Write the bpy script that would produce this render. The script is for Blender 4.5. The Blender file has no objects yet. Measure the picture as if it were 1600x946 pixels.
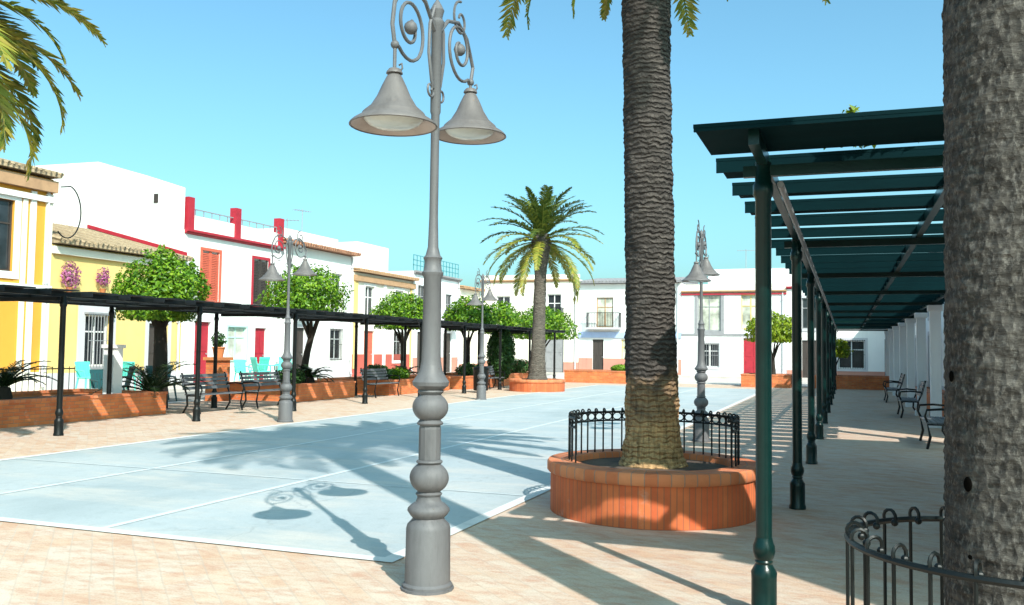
import bpy, math, random
from mathutils import Vector, Matrix, noise
R = math.radians
rng = random.Random(7)
S = bpy.context.scene
COL = S.collection

# ------------------------------------------------------------------ materials
def new_mat(name):
    m = bpy.data.materials.new(name); m.use_nodes = True
    nt = m.node_tree; nt.nodes.clear()
    out = nt.nodes.new('ShaderNodeOutputMaterial')
    b = nt.nodes.new('ShaderNodeBsdfPrincipled')
    nt.links.new(b.outputs[0], out.inputs[0])
    return m, nt, b, out

def N(nt, kind, **kw):
    n = nt.nodes.new(kind)
    for k, v in kw.items(): setattr(n, k, v)
    return n

def ramp(nt, fac, stops):
    r = N(nt, 'ShaderNodeValToRGB')
    el = r.color_ramp.elements
    while len(el) < len(stops): el.new(0.5)
    for e, (p, c) in zip(el, stops):
        e.position = p; e.color = (c[0], c[1], c[2], 1)
    nt.links.new(fac, r.inputs[0])
    return r.outputs[0]

def noise_tex(nt, vec, scale, detail=5, rough=.6):
    n = N(nt, 'ShaderNodeTexNoise'); n.inputs['Scale'].default_value = scale
    n.inputs['Detail'].default_value = detail; n.inputs['Roughness'].default_value = rough
    if vec is not None: nt.links.new(vec, n.inputs['Vector'])
    return n.outputs[0]

def mul(c, k): return tuple(min(1, x * k) for x in c[:3])

def bump(nt, b, h, strength, dist=.02):
    bp = N(nt, 'ShaderNodeBump'); bp.inputs['Strength'].default_value = strength
    bp.inputs['Distance'].default_value = dist
    nt.links.new(h, bp.inputs['Height']); nt.links.new(bp.outputs[0], b.inputs['Normal'])

def mapping(nt, scale=(1, 1, 1), rot=(0, 0, 0), src='Object'):
    t = N(nt, 'ShaderNodeTexCoord'); mp = N(nt, 'ShaderNodeMapping')
    mp.inputs['Scale'].default_value = scale; mp.inputs['Rotation'].default_value = rot
    nt.links.new(t.outputs[src], mp.inputs[0])
    return mp.outputs[0]

def mix(nt, a, b, fac, mode='MIX'):
    m = N(nt, 'ShaderNodeMix', data_type='RGBA', blend_type=mode)
    for s, v in ((0, fac), (6, a), (7, b)):
        if isinstance(v, (int, float)): m.inputs[s].default_value = v
        elif isinstance(v, tuple): m.inputs[s].default_value = (*v[:3], 1)
        else: nt.links.new(v, m.inputs[s])
    return m.outputs[2]

def mat_noise(name, c, var=.25, scale=3., rough=.8, bstr=.2, bscale=40., metal=0., spec=.4, stretch=(1, 1, 1)):
    m, nt, b, _ = new_mat(name)
    v = mapping(nt, stretch)
    f = noise_tex(nt, v, scale, 8)
    col = ramp(nt, f, [(.3, mul(c, 1 - var)), (.5, c), (.72, mul(c, 1 + var * .6))])
    nt.links.new(col, b.inputs['Base Color'])
    b.inputs['Roughness'].default_value = rough; b.inputs['Metallic'].default_value = metal
    b.inputs['Specular IOR Level'].default_value = spec
    if bstr: bump(nt, b, noise_tex(nt, v, bscale, 4), bstr, .01)
    return m

def mat_stucco(name, c, dirt=.12, dcol=None):
    """painted render with vertical rain streaks and patchy weathering"""
    m, nt, b, _ = new_mat(name)
    v = mapping(nt); st = mapping(nt, (1.6, 1.6, .12))
    a = noise_tex(nt, v, .55, 6); s = noise_tex(nt, st, 1.8, 6, .65)
    d = dcol or mul(c, 1 - dirt * 2.2)
    c1 = mix(nt, c, mul(c, 1 - dirt), ramp(nt, a, [(.42, (0, 0, 0)), (.68, (1, 1, 1))]))
    c2 = mix(nt, c1, d, ramp(nt, s, [(.56, (0, 0, 0)), (.8, (.8, .8, .8))]))
    nt.links.new(c2, b.inputs['Base Color']); b.inputs['Roughness'].default_value = .9
    b.inputs['Specular IOR Level'].default_value = .2
    bump(nt, b, noise_tex(nt, v, 26, 5), .25, .01)
    return m

def mat_brick(name, c1, c2, mortar, bw, bh, src='UV', rot=(0, 0, 0), off=.5):
    m, nt, b, _ = new_mat(name)
    v = mapping(nt, rot=rot, src=src)
    t = N(nt, 'ShaderNodeTexBrick'); nt.links.new(v, t.inputs['Vector'])
    t.offset = off
    t.inputs['Scale'].default_value = 1; t.inputs['Brick Width'].default_value = bw
    t.inputs['Row Height'].default_value = bh; t.inputs['Mortar Size'].default_value = .006
    t.inputs['Mortar Smooth'].default_value = .3; t.inputs['Bias'].default_value = -.1
    t.inputs['Color1'].default_value = (*c1, 1); t.inputs['Color2'].default_value = (*c2, 1)
    t.inputs['Mortar'].default_value = (*mortar, 1)
    o = mapping(nt)
    n = noise_tex(nt, o, 2.2, 8)
    col = mix(nt, t.outputs[0], ramp(nt, n, [(.3, (.62, .6, .58)), (.6, (1, 1, 1))]), .8, 'MULTIPLY')
    w = noise_tex(nt, o, 3.5, 7, .7)
    col = mix(nt, col, (.55, .45, .38), ramp(nt, w, [(.6, (0, 0, 0)), (.78, (.5, .5, .5))]))
    nt.links.new(col, b.inputs['Base Color']); b.inputs['Roughness'].default_value = .85
    inv = N(nt, 'ShaderNodeMath', operation='SUBTRACT'); inv.inputs[0].default_value = 1
    nt.links.new(t.outputs[1], inv.inputs[1])
    bump(nt, b, inv.outputs[0], .6, .008)
    return m

def mat_leaf(name, cols, trans=.35, rough=.45):
    m, nt, b, out = new_mat(name)
    g = N(nt, 'ShaderNodeNewGeometry')
    n = len(cols)
    col = ramp(nt, g.outputs['Random Per Island'], [(i / (n - 1), c) for i, c in enumerate(cols)])
    v = mapping(nt)
    f = noise_tex(nt, v, 1.6, 3)
    col = mix(nt, col, ramp(nt, f, [(.3, (.7, .75, .7)), (.65, (1.0, 1.0, .95))]), .7, 'MULTIPLY')
    nt.links.new(col, b.inputs['Base Color']); b.inputs['Roughness'].default_value = rough
    b.inputs['Specular IOR Level'].default_value = .35
    t = N(nt, 'ShaderNodeBsdfTranslucent'); nt.links.new(col, t.inputs[0])
    mx = N(nt, 'ShaderNodeMixShader'); mx.inputs[0].default_value = trans
    nt.links.new(b.outputs[0], mx.inputs[1]); nt.links.new(t.outputs[0], mx.inputs[2])
    nt.links.new(mx.outputs[0], out.inputs[0])
    return m

def mat_glass(name, c=(.02, .025, .03)):
    m, nt, b, _ = new_mat(name)
    f = noise_tex(nt, mapping(nt), 1.2, 3)
    nt.links.new(ramp(nt, f, [(.35, mul(c, .6)), (.65, mul(c, 1.6))]), b.inputs['Base Color'])
    b.inputs['Roughness'].default_value = .08
    return m

def mat_paving():
    m, nt, b, _ = new_mat('stone_paving_mat')
    v = mapping(nt, rot=(0, 0, R(45)))
    nz = N(nt, 'ShaderNodeTexNoise'); nz.inputs['Scale'].default_value = 1.7; nz.inputs['Detail'].default_value = 4
    nt.links.new(v, nz.inputs['Vector'])
    wv = N(nt, 'ShaderNodeVectorMath', operation='MULTIPLY_ADD')
    nt.links.new(nz.outputs['Color'], wv.inputs[0]); wv.inputs[1].default_value = (.035, .035, .035); nt.links.new(v, wv.inputs[2])
    t = N(nt, 'ShaderNodeTexBrick'); nt.links.new(wv.outputs[0], t.inputs['Vector'])
    t.inputs['Scale'].default_value = 1; t.inputs['Brick Width'].default_value = .34
    t.inputs['Row Height'].default_value = .15; t.inputs['Mortar Size'].default_value = .008
    t.inputs['Mortar Smooth'].default_value = .6
    t.inputs['Color1'].default_value = (0, 0, 0, 1); t.inputs['Color2'].default_value = (1, 1, 1, 1)
    t.inputs['Mortar'].default_value = (.5, .5, .5, 1)
    tile = ramp(nt, t.outputs[0], [(0, (.54, .33, .21)), (.3, (.62, .48, .36)), (.6, (.58, .51, .43)), (1, (.58, .40, .28))])
    big = noise_tex(nt, mapping(nt, (.6, 1.5, 1), (0, 0, R(20))), .8, 8, .7)
    col = mix(nt, tile, ramp(nt, big, [(.34, (.54, .34, .22)), (.5, (.63, .52, .41)), (.68, (.57, .52, .46))]), .45)
    st = noise_tex(nt, mapping(nt, (1, 4, 1), (0, 0, R(42))), 1.5, 8, .75)
    col = mix(nt, col, (.47, .27, .16), ramp(nt, st, [(.50, (0, 0, 0)), (.72, (.7, .7, .7))]))
    stain = noise_tex(nt, mapping(nt), 11., 8, .8)
    col = mix(nt, col, (.36, .31, .26), ramp(nt, stain, [(.55, (0, 0, 0)), (.78, (.6, .6, .6))]))
    wear = noise_tex(nt, mapping(nt), .45, 6, .6)
    col = mix(nt, col, (.62, .56, .48), ramp(nt, wear, [(.45, (0, 0, 0)), (.7, (.5, .5, .5))]))
    mk = N(nt, 'ShaderNodeMath', operation='MULTIPLY'); nt.links.new(t.outputs[1], mk.inputs[0]); nt.links.new(nz.outputs[0], mk.inputs[1])
    mot = noise_tex(nt, mapping(nt, (1, 2.2, 1), (0, 0, R(50))), 3.4, 8, .8)
    col = mix(nt, col, (.50, .29, .20), ramp(nt, mot, [(.46, (0, 0, 0)), (.64, (.85, .85, .85))]))
    mk2 = N(nt, 'ShaderNodeMath', operation='MULTIPLY'); nt.links.new(t.outputs[1], mk2.inputs[0]); nt.links.new(mot, mk2.inputs[1])
    grit = noise_tex(nt, mapping(nt), 75., 5, .7)
    col = mix(nt, col, ramp(nt, grit, [(.32, (.72, .70, .68)), (.6, (1, 1, 1))]), .8, 'MULTIPLY')
    col = mix(nt, col, (.44, .34, .27), mk2.outputs[0])
    nt.links.new(col, b.inputs['Base Color']); b.inputs['Roughness'].default_value = .8
    b.inputs['Specular IOR Level'].default_value = .2
    inv = N(nt, 'ShaderNodeMath', operation='SUBTRACT'); nt.links.new(stain, inv.inputs[0]); nt.links.new(mk2.outputs[0], inv.inputs[1])
    bump(nt, b, inv.outputs[0], .35, .008)
    return m

def mat_court():
    m, nt, b, _ = new_mat('court_concrete_mat')
    a = noise_tex(nt, mapping(nt, (1, .35, 1)), .55, 7, .65)
    col = ramp(nt, a, [(.30, (.30, .355, .37)), (.5, (.385, .44, .455)), (.70, (.455, .50, .51))])
    sp = noise_tex(nt, mapping(nt), 7., 8, .75)
    col = mix(nt, col, (.30, .34, .35), ramp(nt, sp, [(.52, (0, 0, 0)), (.74, (.7, .7, .7))]))
    dust = noise_tex(nt, mapping(nt, (.5, 1.6, 1), (0, 0, R(15))), .9, 8, .7)
    col = mix(nt, col, (.56, .53, .48), ramp(nt, dust, [(.48, (0, 0, 0)), (.68, (.75, .75, .75))]))
    vo = N(nt, 'ShaderNodeTexVoronoi', feature='DISTANCE_TO_EDGE'); vo.inputs['Scale'].default_value = .38
    wn = N(nt, 'ShaderNodeTexNoise'); wn.inputs['Scale'].default_value = 1.4; wn.inputs['Detail'].default_value = 7
    nt.links.new(mapping(nt), wn.inputs['Vector'])
    wm = N(nt, 'ShaderNodeVectorMath', operation='MULTIPLY_ADD'); nt.links.new(wn.outputs['Color'], wm.inputs[0]); wm.inputs[1].default_value = (1.6, 1.6, 0); nt.links.new(mapping(nt), wm.inputs[2])
    nt.links.new(wm.outputs[0], vo.inputs['Vector'])
    col = mix(nt, col, (.26, .29, .30), ramp(nt, vo.outputs[0], [(.0, (.5, .5, .5)), (.009, (0, 0, 0))]))
    fine = noise_tex(nt, mapping(nt), 60., 4)
    col = mix(nt, col, ramp(nt, fine, [(.3, (.86, .86, .86)), (.7, (1, 1, 1))]), .8, 'MULTIPLY')
    nt.links.new(col, b.inputs['Base Color']); b.inputs['Roughness'].default_value = .7
    b.inputs['Specular IOR Level'].default_value = .3
    bump(nt, b, fine, .12, .01)
    return m

def mat_bark(name, dark, light, base=None, zbase=1.0, rings=True):
    m, nt, b, _ = new_mat(name)
    v = mapping(nt)
    n1 = noise_tex(nt, mapping(nt, (1, 1, 3.5)), 7, 8, .7)
    col = ramp(nt, n1, [(.28, mul(dark, .5)), (.48, dark), (.72, light)])
    if rings:
        sp = N(nt, 'ShaderNodeSeparateXYZ'); nt.links.new(v, sp.inputs[0])
        w = N(nt, 'ShaderNodeTexWave', wave_type='BANDS', bands_direction='Z')
        w.inputs['Scale'].default_value = 6.2; w.inputs['Distortion'].default_value = 5.5
        w.inputs['Detail'].default_value = 3; w.inputs['Detail Scale'].default_value = 2.2
        nt.links.new(v, w.inputs['Vector'])
        col = mix(nt, col, mul(dark, .35), ramp(nt, w.outputs[1], [(.05, (.5, .5, .5)), (.4, (0, 0, 0))]))
        h = w.outputs[1]
    else:
        vo = N(nt, 'ShaderNodeTexVoronoi'); vo.inputs['Scale'].default_value = 22
        nt.links.new(mapping(nt, (1.4, 1.4, .8)), vo.inputs['Vector'])
        col = mix(nt, col, mul(light, 1.5), ramp(nt, noise_tex(nt, mapping(nt, (1, 1, .5)), 58, 5, .7), [(.5, (0, 0, 0)), (.66, (.8, .8, .8))]))
        col = mix(nt, col, mul(dark, .3), ramp(nt, noise_tex(nt, mapping(nt, (2.2, 2.2, .8)), 22, 6, .7), [(.55, (0, 0, 0)), (.7, (.9, .9, .9))]))
        h = vo.outputs[0]
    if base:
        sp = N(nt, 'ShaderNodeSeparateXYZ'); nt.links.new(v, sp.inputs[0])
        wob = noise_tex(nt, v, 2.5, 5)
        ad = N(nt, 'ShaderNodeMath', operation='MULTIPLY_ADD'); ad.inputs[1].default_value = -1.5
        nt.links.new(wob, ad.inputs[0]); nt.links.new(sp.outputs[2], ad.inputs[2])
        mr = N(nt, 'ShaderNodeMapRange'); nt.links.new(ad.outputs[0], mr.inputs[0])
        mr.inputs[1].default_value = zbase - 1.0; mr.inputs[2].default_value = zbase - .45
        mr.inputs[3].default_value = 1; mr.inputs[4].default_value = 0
        sunlitcol = ramp(nt, noise_tex(nt, mapping(nt, (9, 9, 1)), 3, 6), [(.3, mul(base, .35)), (.5, base), (.7, mul(base, 1.35))])  # sunlit foot of the trunk, painted into the bark colour
        col = mix(nt, col, sunlitcol, mr.outputs[0])
    nt.links.new(col, b.inputs['Base Color']); b.inputs['Roughness'].default_value = .95
    b.inputs['Specular IOR Level'].default_value = .15
    mh = N(nt, 'ShaderNodeMath', operation='ADD'); nt.links.new(h, mh.inputs[0]); nt.links.new(n1, mh.inputs[1])
    bump(nt, b, mh.outputs[0], .9, .03)
    return m

def mat_tile(name, c):
    m, nt, b, _ = new_mat(name)
    w = N(nt, 'ShaderNodeTexWave', wave_type='BANDS', bands_direction='X')
    w.inputs['Scale'].default_value = 1.6; nt.links.new(mapping(nt), w.inputs['Vector'])
    f = noise_tex(nt, mapping(nt, (3, 3, 3)), 1.6, 8, .7)
    col = ramp(nt, f, [(.3, mul(c, .6)), (.5, c), (.7, mul(c, 1.4))])
    nt.links.new(col, b.inputs['Base Color']); b.inputs['Roughness'].default_value = .9
    bump(nt, b, w.outputs[1], .8, .06)
    return m

def mat_worn_metal(name, c, chip, rough=.5):
    m, nt, b, _ = new_mat(name)
    v = mapping(nt)
    a = noise_tex(nt, mapping(nt, (1, 1, .3)), 5, 8, .7)
    col = ramp(nt, a, [(.3, mul(c, .72)), (.5, c), (.72, mul(c, 1.22))])
    drip = noise_tex(nt, mapping(nt, (7, 7, .5)), 2.2, 6, .7)
    col = mix(nt, col, mul(c, .5), ramp(nt, drip, [(.55, (0, 0, 0)), (.75, (.7, .7, .7))]))
    ch = noise_tex(nt, v, 26, 6, .75)
    col = mix(nt, col, chip, ramp(nt, ch, [(.64, (0, 0, 0)), (.70, (.85, .85, .85))]))
    nt.links.new(col, b.inputs['Base Color'])
    nt.links.new(ramp(nt, a, [(.3, (rough + .2,) * 3), (.7, (rough - .08,) * 3)]), b.inputs['Roughness'])
    b.inputs['Specular IOR Level'].default_value = .35
    bump(nt, b, noise_tex(nt, v, 45, 5), .18, .006)
    return m

M = {
 'paving': mat_paving(), 'court': mat_court(),
 'kerb': mat_noise('kerb_mat', (.62, .62, .60), .15, 4, .8),
 'joint': mat_noise('joint_mat', (.56, .61, .62), .12, 6, .7, .05),
 'asphalt': mat_noise('asphalt_mat', (.20, .20, .19), .25, 1.2, .9, .3, 80),
 'earth': mat_noise('earth_mat', (.10, .07, .05), .4, 6, 1, .6, 30),
 'land': mat_noise('land_mat', (.36, .32, .26), .2, .3, 1, .2),
 'sidewalk': mat_noise('sidewalk_mat', (.50, .46, .42), .18, 1.5, .85),
 'ringbrick': mat_brick('ring_brick_mat', (.58, .115, .036), (.68, .175, .055), (.40, .12, .055), .058, .40, off=0),
 'brickcap': mat_brick('brick_cap_mat', (.58, .16, .06), (.68, .24, .10), (.34, .2, .14), .12, .3, off=0),
 'brick': mat_brick('planter_brick_mat', (.60, .15, .045), (.70, .23, .07), (.38, .2, .12), .24, .07),
 'grey': mat_worn_metal('lamp_grey_mat', (.118, .118, .123), (.09, .065, .045)),
 'lampglass': mat_noise('lamp_glass_mat', (.55, .60, .58), .15, 5, .15, 0),
 'shade': mat_worn_metal('lamp_shade_mat', (.135, .124, .12), (.17, .115, .07), .45),
 'shade_in': mat_noise('lamp_shade_inner_mat', (.42, .36, .33), .2, 6, .5, .05),
 'iron': mat_noise('black_iron_mat', (.005, .007, .007), .3, 9, .42, .15, 70, 0, .3),
 'green': mat_noise('dark_green_paint_mat', (.002, .019, .017), .35, 4, .28, .1, 50, 0, .32),
 'panel': mat_noise('green_sheet_mat', (.0014, .0145, .0175), .4, 2.0, .7, .12, 30, 0, .05, (.3, 3, 1)),
 'blackpanel': mat_noise('black_sheet_mat', (.010, .013, .015), .3, 2.5, .5, .1, 30, 0, .4, (.3, 3, 1)),
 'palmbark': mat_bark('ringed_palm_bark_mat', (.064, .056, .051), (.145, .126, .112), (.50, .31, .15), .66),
 'greybark': mat_bark('grey_palm_bark_mat', (.052, .047, .042), (.122, .112, .10), None, 0, False),
 'treebark': mat_noise('tree_bark_mat', (.035, .028, .022), .4, 6, .95, .6, 25, stretch=(1, 1, .3)),
 'palebark': mat_bark('pale_palm_bark_mat', (.15, .13, .11), (.26, .22, .18), None, 0),
 'frond': mat_leaf('palm_frond_mat', [(.045, .080, .016), (.080, .120, .022), (.13, .165, .028), (.22, .225, .04)], .3, .4),
 'oldfrond': mat_leaf('old_palm_frond_mat', [(.12, .17, .022), (.24, .27, .035), (.40, .35, .055), (.32, .24, .055)], .3, .5),
 'darkfrond': mat_leaf('cycad_mat', [(.010, .028, .012), (.02, .045, .016), (.035, .06, .02)], .15, .35),
 'orange': mat_leaf('orange_tree_leaf_mat', [(.035, .11, .008), (.095, .22, .010), (.17, .33, .014), (.30, .44, .03)], .35, .4),
 'lime': mat_leaf('yellow_green_leaf_mat', [(.13, .22, .010), (.24, .33, .015), (.38, .44, .03)], .35, .4),
 'hedge': mat_leaf('cypress_leaf_mat', [(.02, .065, .015), (.035, .10, .02), (.06, .14, .03)], .25, .5),
 'flower': mat_leaf('pink_flower_mat', [(.50, .12, .32), (.62, .22, .45), (.40, .08, .28), (.10, .16, .04)], .3, .6),
 'white': mat_stucco('white_render_mat', (.78, .77, .75), .09),
 'white_b': mat_stucco('bluish_white_render_mat', (.76, .77, .79), .08),
 'cream': mat_stucco('cream_render_mat', (.79, .74, .64), .08),
 'yellow': mat_stucco('yellow_render_mat', (.74, .54, .21), .14),
 'ochre': mat_stucco('ochre_render_mat', (.70, .33, .05), .12),
 'plinthgrey': mat_stucco('grey_trim_mat', (.52, .51, .53), .1),
 'pink': mat_stucco('red_plinth_mat', (.52, .25, .19), .14),
 'redplinth': mat_stucco('red_painted_plinth_mat', (.50, .12, .09), .14),
 'redpaint': mat_noise('red_paint_mat', (.38, .02, .035), .2, 3, .6, .1),
 'salmon': mat_noise('salmon_shutter_mat', (.58, .12, .07), .2, 3, .6, .1, stretch=(.2, .2, 6)),
 'mint': mat_noise('mint_plastic_mat', (.10, .56, .46), .12, 5, .45, .05),
 'mintpale': mat_noise('pale_mint_paint_mat', (.45, .66, .60), .1, 3, .6, .05),
 'teal': mat_noise('teal_metal_mat', (.06, .26, .30), .2, 5, .5, .05),
 'tile': mat_tile('roof_tile_mat', (.32, .24, .15)),
 'tile_red': mat_tile('red_roof_tile_mat', (.36, .17, .10)),
 'greycornice': mat_noise('grey_cornice_mat', (.24, .23, .24), .2, 3, .8),
 'browncornice': mat_noise('brown_cornice_mat', (.42, .25, .14), .2, 3, .8),
 'glass': mat_glass('window_glass_mat'), 'glass_pale': mat_glass('curtained_glass_mat', (.42, .43, .36)),
 'darkwood': mat_noise('dark_wood_mat', (.05, .04, .035), .3, 5, .6, .2, stretch=(1, 1, .2)),
 'frame_white': mat_noise('white_frame_mat', (.74, .74, .73), .08, 4, .6, .05),
 'frame_grey': mat_noise('grey_frame_mat', (.26, .26, .27), .15, 4, .6, .05),
 'blueband': mat_noise('blue_lintel_mat', (.36, .45, .66), .12, 2, .8, .1),
 'stone': mat_noise('church_stone_mat', (.34, .36, .36), .35, 1.2, .9, .3),
 'church_tile': mat_noise('church_tile_mat', (.16, .24, .27), .35, 2.0, .7, .3),
 'metal_seat': mat_noise('bench_metal_mat', (.17, .185, .20), .25, 6, .5, .1, 60, .4),
 'carred': mat_noise('red_car_paint_mat', (.48, .03, .025), .08, 3, .25, 0),
 'carteal': mat_noise('teal_car_paint_mat', (.05, .13, .17), .08, 3, .25, 0),
 'carwhite': mat_noise('white_car_paint_mat', (.70, .68, .68), .05, 3, .25, 0),
 'rubber': mat_noise('rubber_mat', (.015, .015, .015), .2, 8, .85, .1),
 'chrome': mat_noise('rim_mat', (.45, .45, .46), .1, 8, .3, 0, metal=.8),
 'terracotta': mat_noise('terracotta_mat', (.52, .19, .07), .2, 6, .85, .2),
 'hole': mat_noise('hollow_mat', (.004, .0035, .003), .2, 8, 1, 0, spec=0),
 'lightlens': mat_noise('car_lens_mat', (.6, .6, .58), .05, 8, .1, 0),
 'redlens': mat_noise('car_tail_lens_mat', (.4, .01, .01), .05, 8, .1, 0),
}

# ------------------------------------------------------------------ mesh builder
class MB:
    def __init__(self): self.v = []; self.f = []; self.uv = {}
    def quad(self, a, b, c, d, uv=None):
        i = len(self.v); self.v += [tuple(a), tuple(b), tuple(c), tuple(d)]
        if uv: self.uv[len(self.f)] = uv
        self.f.append((i, i + 1, i + 2, i + 3))
    def tri(self, a, b, c):
        i = len(self.v); self.v += [tuple(a), tuple(b), tuple(c)]; self.f.append((i, i + 1, i + 2))
    def box(self, x0, y0, z0, x1, y1, z1, bev=0):
        i = len(self.v)
        self.v += [(x0, y0, z0), (x1, y0, z0), (x1, y1, z0), (x0, y1, z0), (x0, y0, z1), (x1, y0, z1), (x1, y1, z1), (x0, y1, z1)]
        dx, dy, dz = x1 - x0, y1 - y0, z1 - z0
        for q, (a, b) in (((0, 3, 2, 1), (0, 1)), ((4, 5, 6, 7), (0, 1)), ((0, 1, 5, 4), (0, 2)), ((1, 2, 6, 5), (1, 2)), ((2, 3, 7, 6), (0, 2)), ((3, 0, 4, 7), (1, 2))):
            self.uv[len(self.f)] = [(self.v[i + k][a], self.v[i + k][b]) for k in q]
            self.f.append(tuple(i + k for k in q))
        return self
    def prism(self, pts, axis, a, b):
        """polygon in the two other axes, extruded along axis"""
        def mk(p, t):
            return {'x': (t, p[0], p[1]), 'y': (p[0], t, p[1]), 'z': (p[0], p[1], t)}[axis]
        n = len(pts); i = len(self.v)
        self.v += [mk(p, a) for p in pts] + [mk(p, b) for p in pts]
        self.f.append(tuple(range(i + n - 1, i - 1, -1))); self.f.append(tuple(range(i + n, i + 2 * n)))
        for k in range(n):
            k2 = (k + 1) % n
            self.f.append((i + k, i + k2, i + n + k2, i + n + k))
        return self
    def lathe(self, prof, seg=24, c=(0, 0, 0), a0=0., a1=2 * math.pi, fn=None, capb=False, capt=False):
        full = abs(a1 - a0 - 2 * math.pi) < 1e-6
        n = seg if full else seg + 1
        i = len(self.v); s = 0; ss = [0]
        for k in range(1, len(prof)):
            s += math.dist(prof[k], prof[k - 1]); ss.append(s)
        for r, z in prof:
            for k in range(n):
                a = a0 + (a1 - a0) * k / seg
                rr = fn(r, z, a) if fn else r
                self.v.append((c[0] + rr * math.cos(a), c[1] + rr * math.sin(a), c[2] + z))
        Rr = max(p[0] for p in prof)
        for j in range(len(prof) - 1):
            for k in range(seg):
                k2 = (k + 1) % n if full else k + 1
                u0, u1 = Rr * (a1 - a0) * k / seg, Rr * (a1 - a0) * (k + 1) / seg
                self.uv[len(self.f)] = [(u0, ss[j]), (u1, ss[j]), (u1, ss[j + 1]), (u0, ss[j + 1])]
                self.f.append((i + j * n + k, i + j * n + k2, i + (j + 1) * n + k2, i + (j + 1) * n + k))
        if capb: self.f.append(tuple(i + k for k in range(n - 1, -1, -1)))
        if capt:
            o = i + (len(prof) - 1) * n; self.f.append(tuple(o + k for k in range(n)))
        return self
    def tube(self, pts, r, seg=8, cap=True):
        pts = [Vector(p) for p in pts]; rs = r if isinstance(r, (list, tuple)) else [r] * len(pts)
        i = len(self.v); up = None
        for k, p in enumerate(pts):
            t = (pts[min(k + 1, len(pts) - 1)] - pts[max(k - 1, 0)]).normalized()
            if up is None:
                up = Vector((0, 0, 1)) if abs(t.z) < .9 else Vector((1, 0, 0))
            s = t.cross(up).normalized(); up = s.cross(t).normalized()
            for j in range(seg):
                a = 2 * math.pi * j / seg
                self.v.append(tuple(p + (s * math.cos(a) + up * math.sin(a)) * rs[k]))
        for k in range(len(pts) - 1):
            for j in range(seg):
                j2 = (j + 1) % seg
                self.f.append((i + k * seg + j, i + k * seg + j2, i + (k + 1) * seg + j2, i + (k + 1) * seg + j))
        if cap:
            self.f.append(tuple(i + j for j in range(seg - 1, -1, -1)))
            o = i + (len(pts) - 1) * seg; self.f.append(tuple(o + j for j in range(seg)))
        return self
    def ball(self, c, r, seg=12, rings=8, sz=1.):
        pr = [(max(1e-4, r * math.sin(math.pi * k / rings)), -r * sz * math.cos(math.pi * k / rings)) for k in range(rings + 1)]
        return self.lathe(pr, seg, c)
    def build(self, name, mat, parent=None, smooth=False, bevel=0):
        me = bpy.data.meshes.new(name); me.from_pydata(self.v, [], self.f)
        if self.uv:
            ul = me.uv_layers.new(name='UVMap')
            for fi, uvs in self.uv.items():
                for li, uv in zip(me.polygons[fi].loop_indices, uvs): ul.data[li].uv = uv
        me.materials.append(mat); me.update()
        if smooth:
            me.polygons.foreach_set('use_smooth', [True] * len(me.polygons))
            me.set_sharp_from_angle(angle=R(40))
        o = bpy.data.objects.new(name, me); COL.objects.link(o)
        if parent: o.parent = parent
        if bevel:
            md = o.modifiers.new('bevel', 'BEVEL'); md.width = bevel; md.segments = 2; md.limit_method = 'ANGLE'
        return o

def tag(o, label=None, cat=None, group=None, kind=None):
    if label: o['label'] = label
    if cat: o['category'] = cat
    if group: o['group'] = group
    if kind: o['kind'] = kind
    return o
def thing(name, label, cat, loc=(0, 0, 0), rz=0, group=None):
    o = bpy.data.objects.new(name, None); COL.objects.link(o)
    o.empty_display_size = .2; o.location = loc; o.rotation_euler = (0, 0, rz)
    return tag(o, label, cat, group)
KIDS = {}
def copy_tree(o, parent=None):
    c = o.copy(); COL.objects.link(c)
    if parent: c.parent = parent
    for ch in [x for x in o.children]: copy_tree(ch, c)
    return c
def dup(root, loc, rz, label, scale=1, group=None):
    c = copy_tree(root); c.location = loc; c.rotation_euler = (0, 0, rz); c['label'] = label
    if group: c['group'] = group
    c.scale = (scale,) * 3
    return c
def structure(name, mb, mat):
    return tag(mb.build(name, mat), kind='structure')

# ------------------------------------------------------------------ camera (24 mm-class view up a plaza that runs along +Y)
F, PITCH, ROLL = 1400. / 1600, math.atan(73.5 / 1400), .0125
YAW = math.atan(523 * math.cos(PITCH) / 1400)
cd = bpy.data.cameras.new('camera'); cam = bpy.data.objects.new('camera', cd); COL.objects.link(cam)
cd.sensor_width = 36; cd.lens = 36 * F; cd.clip_end = 2000; cd.clip_start = .05
cam.matrix_world = Matrix.Translation((0, 0, 1.6)) @ Matrix.Rotation(YAW, 4, 'Z') @ Matrix.Rotation(R(90) + PITCH, 4, 'X') @ Matrix.Rotation(ROLL, 4, 'Z')
S.camera = cam

# ------------------------------------------------------------------ light
SUN_EL = R(41); AZ = (.704, -.710)
sd = bpy.data.lights.new('sun', 'SUN'); sd.energy = 2.9; sd.angle = R(.55); sd.color = (1, .955, .88)
so = bpy.data.objects.new('sun', sd); COL.objects.link(so)
d = Vector((-AZ[0] * math.cos(SUN_EL), -AZ[1] * math.cos(SUN_EL), -math.sin(SUN_EL)))
so.rotation_euler = d.to_track_quat('-Z', 'Y').to_euler(); so.location = (20, -20, 30)
w = bpy.data.worlds.new('World'); S.world = w; w.use_nodes = True
nt = w.node_tree; bg = nt.nodes['Background']
sky = nt.nodes.new('ShaderNodeTexSky'); sky.sky_type = 'NISHITA'; sky.sun_disc = False
sky.sun_elevation = SUN_EL; sky.sun_rotation = math.atan2(AZ[0], AZ[1])
sky.air_density = 1.0; sky.dust_density = 3.2; sky.ozone_density = 1.0; sky.altitude = 0
tint = nt.nodes.new('ShaderNodeMix'); tint.data_type = 'RGBA'; tint.blend_type = 'MULTIPLY'; tint.inputs[0].default_value = 1
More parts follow.
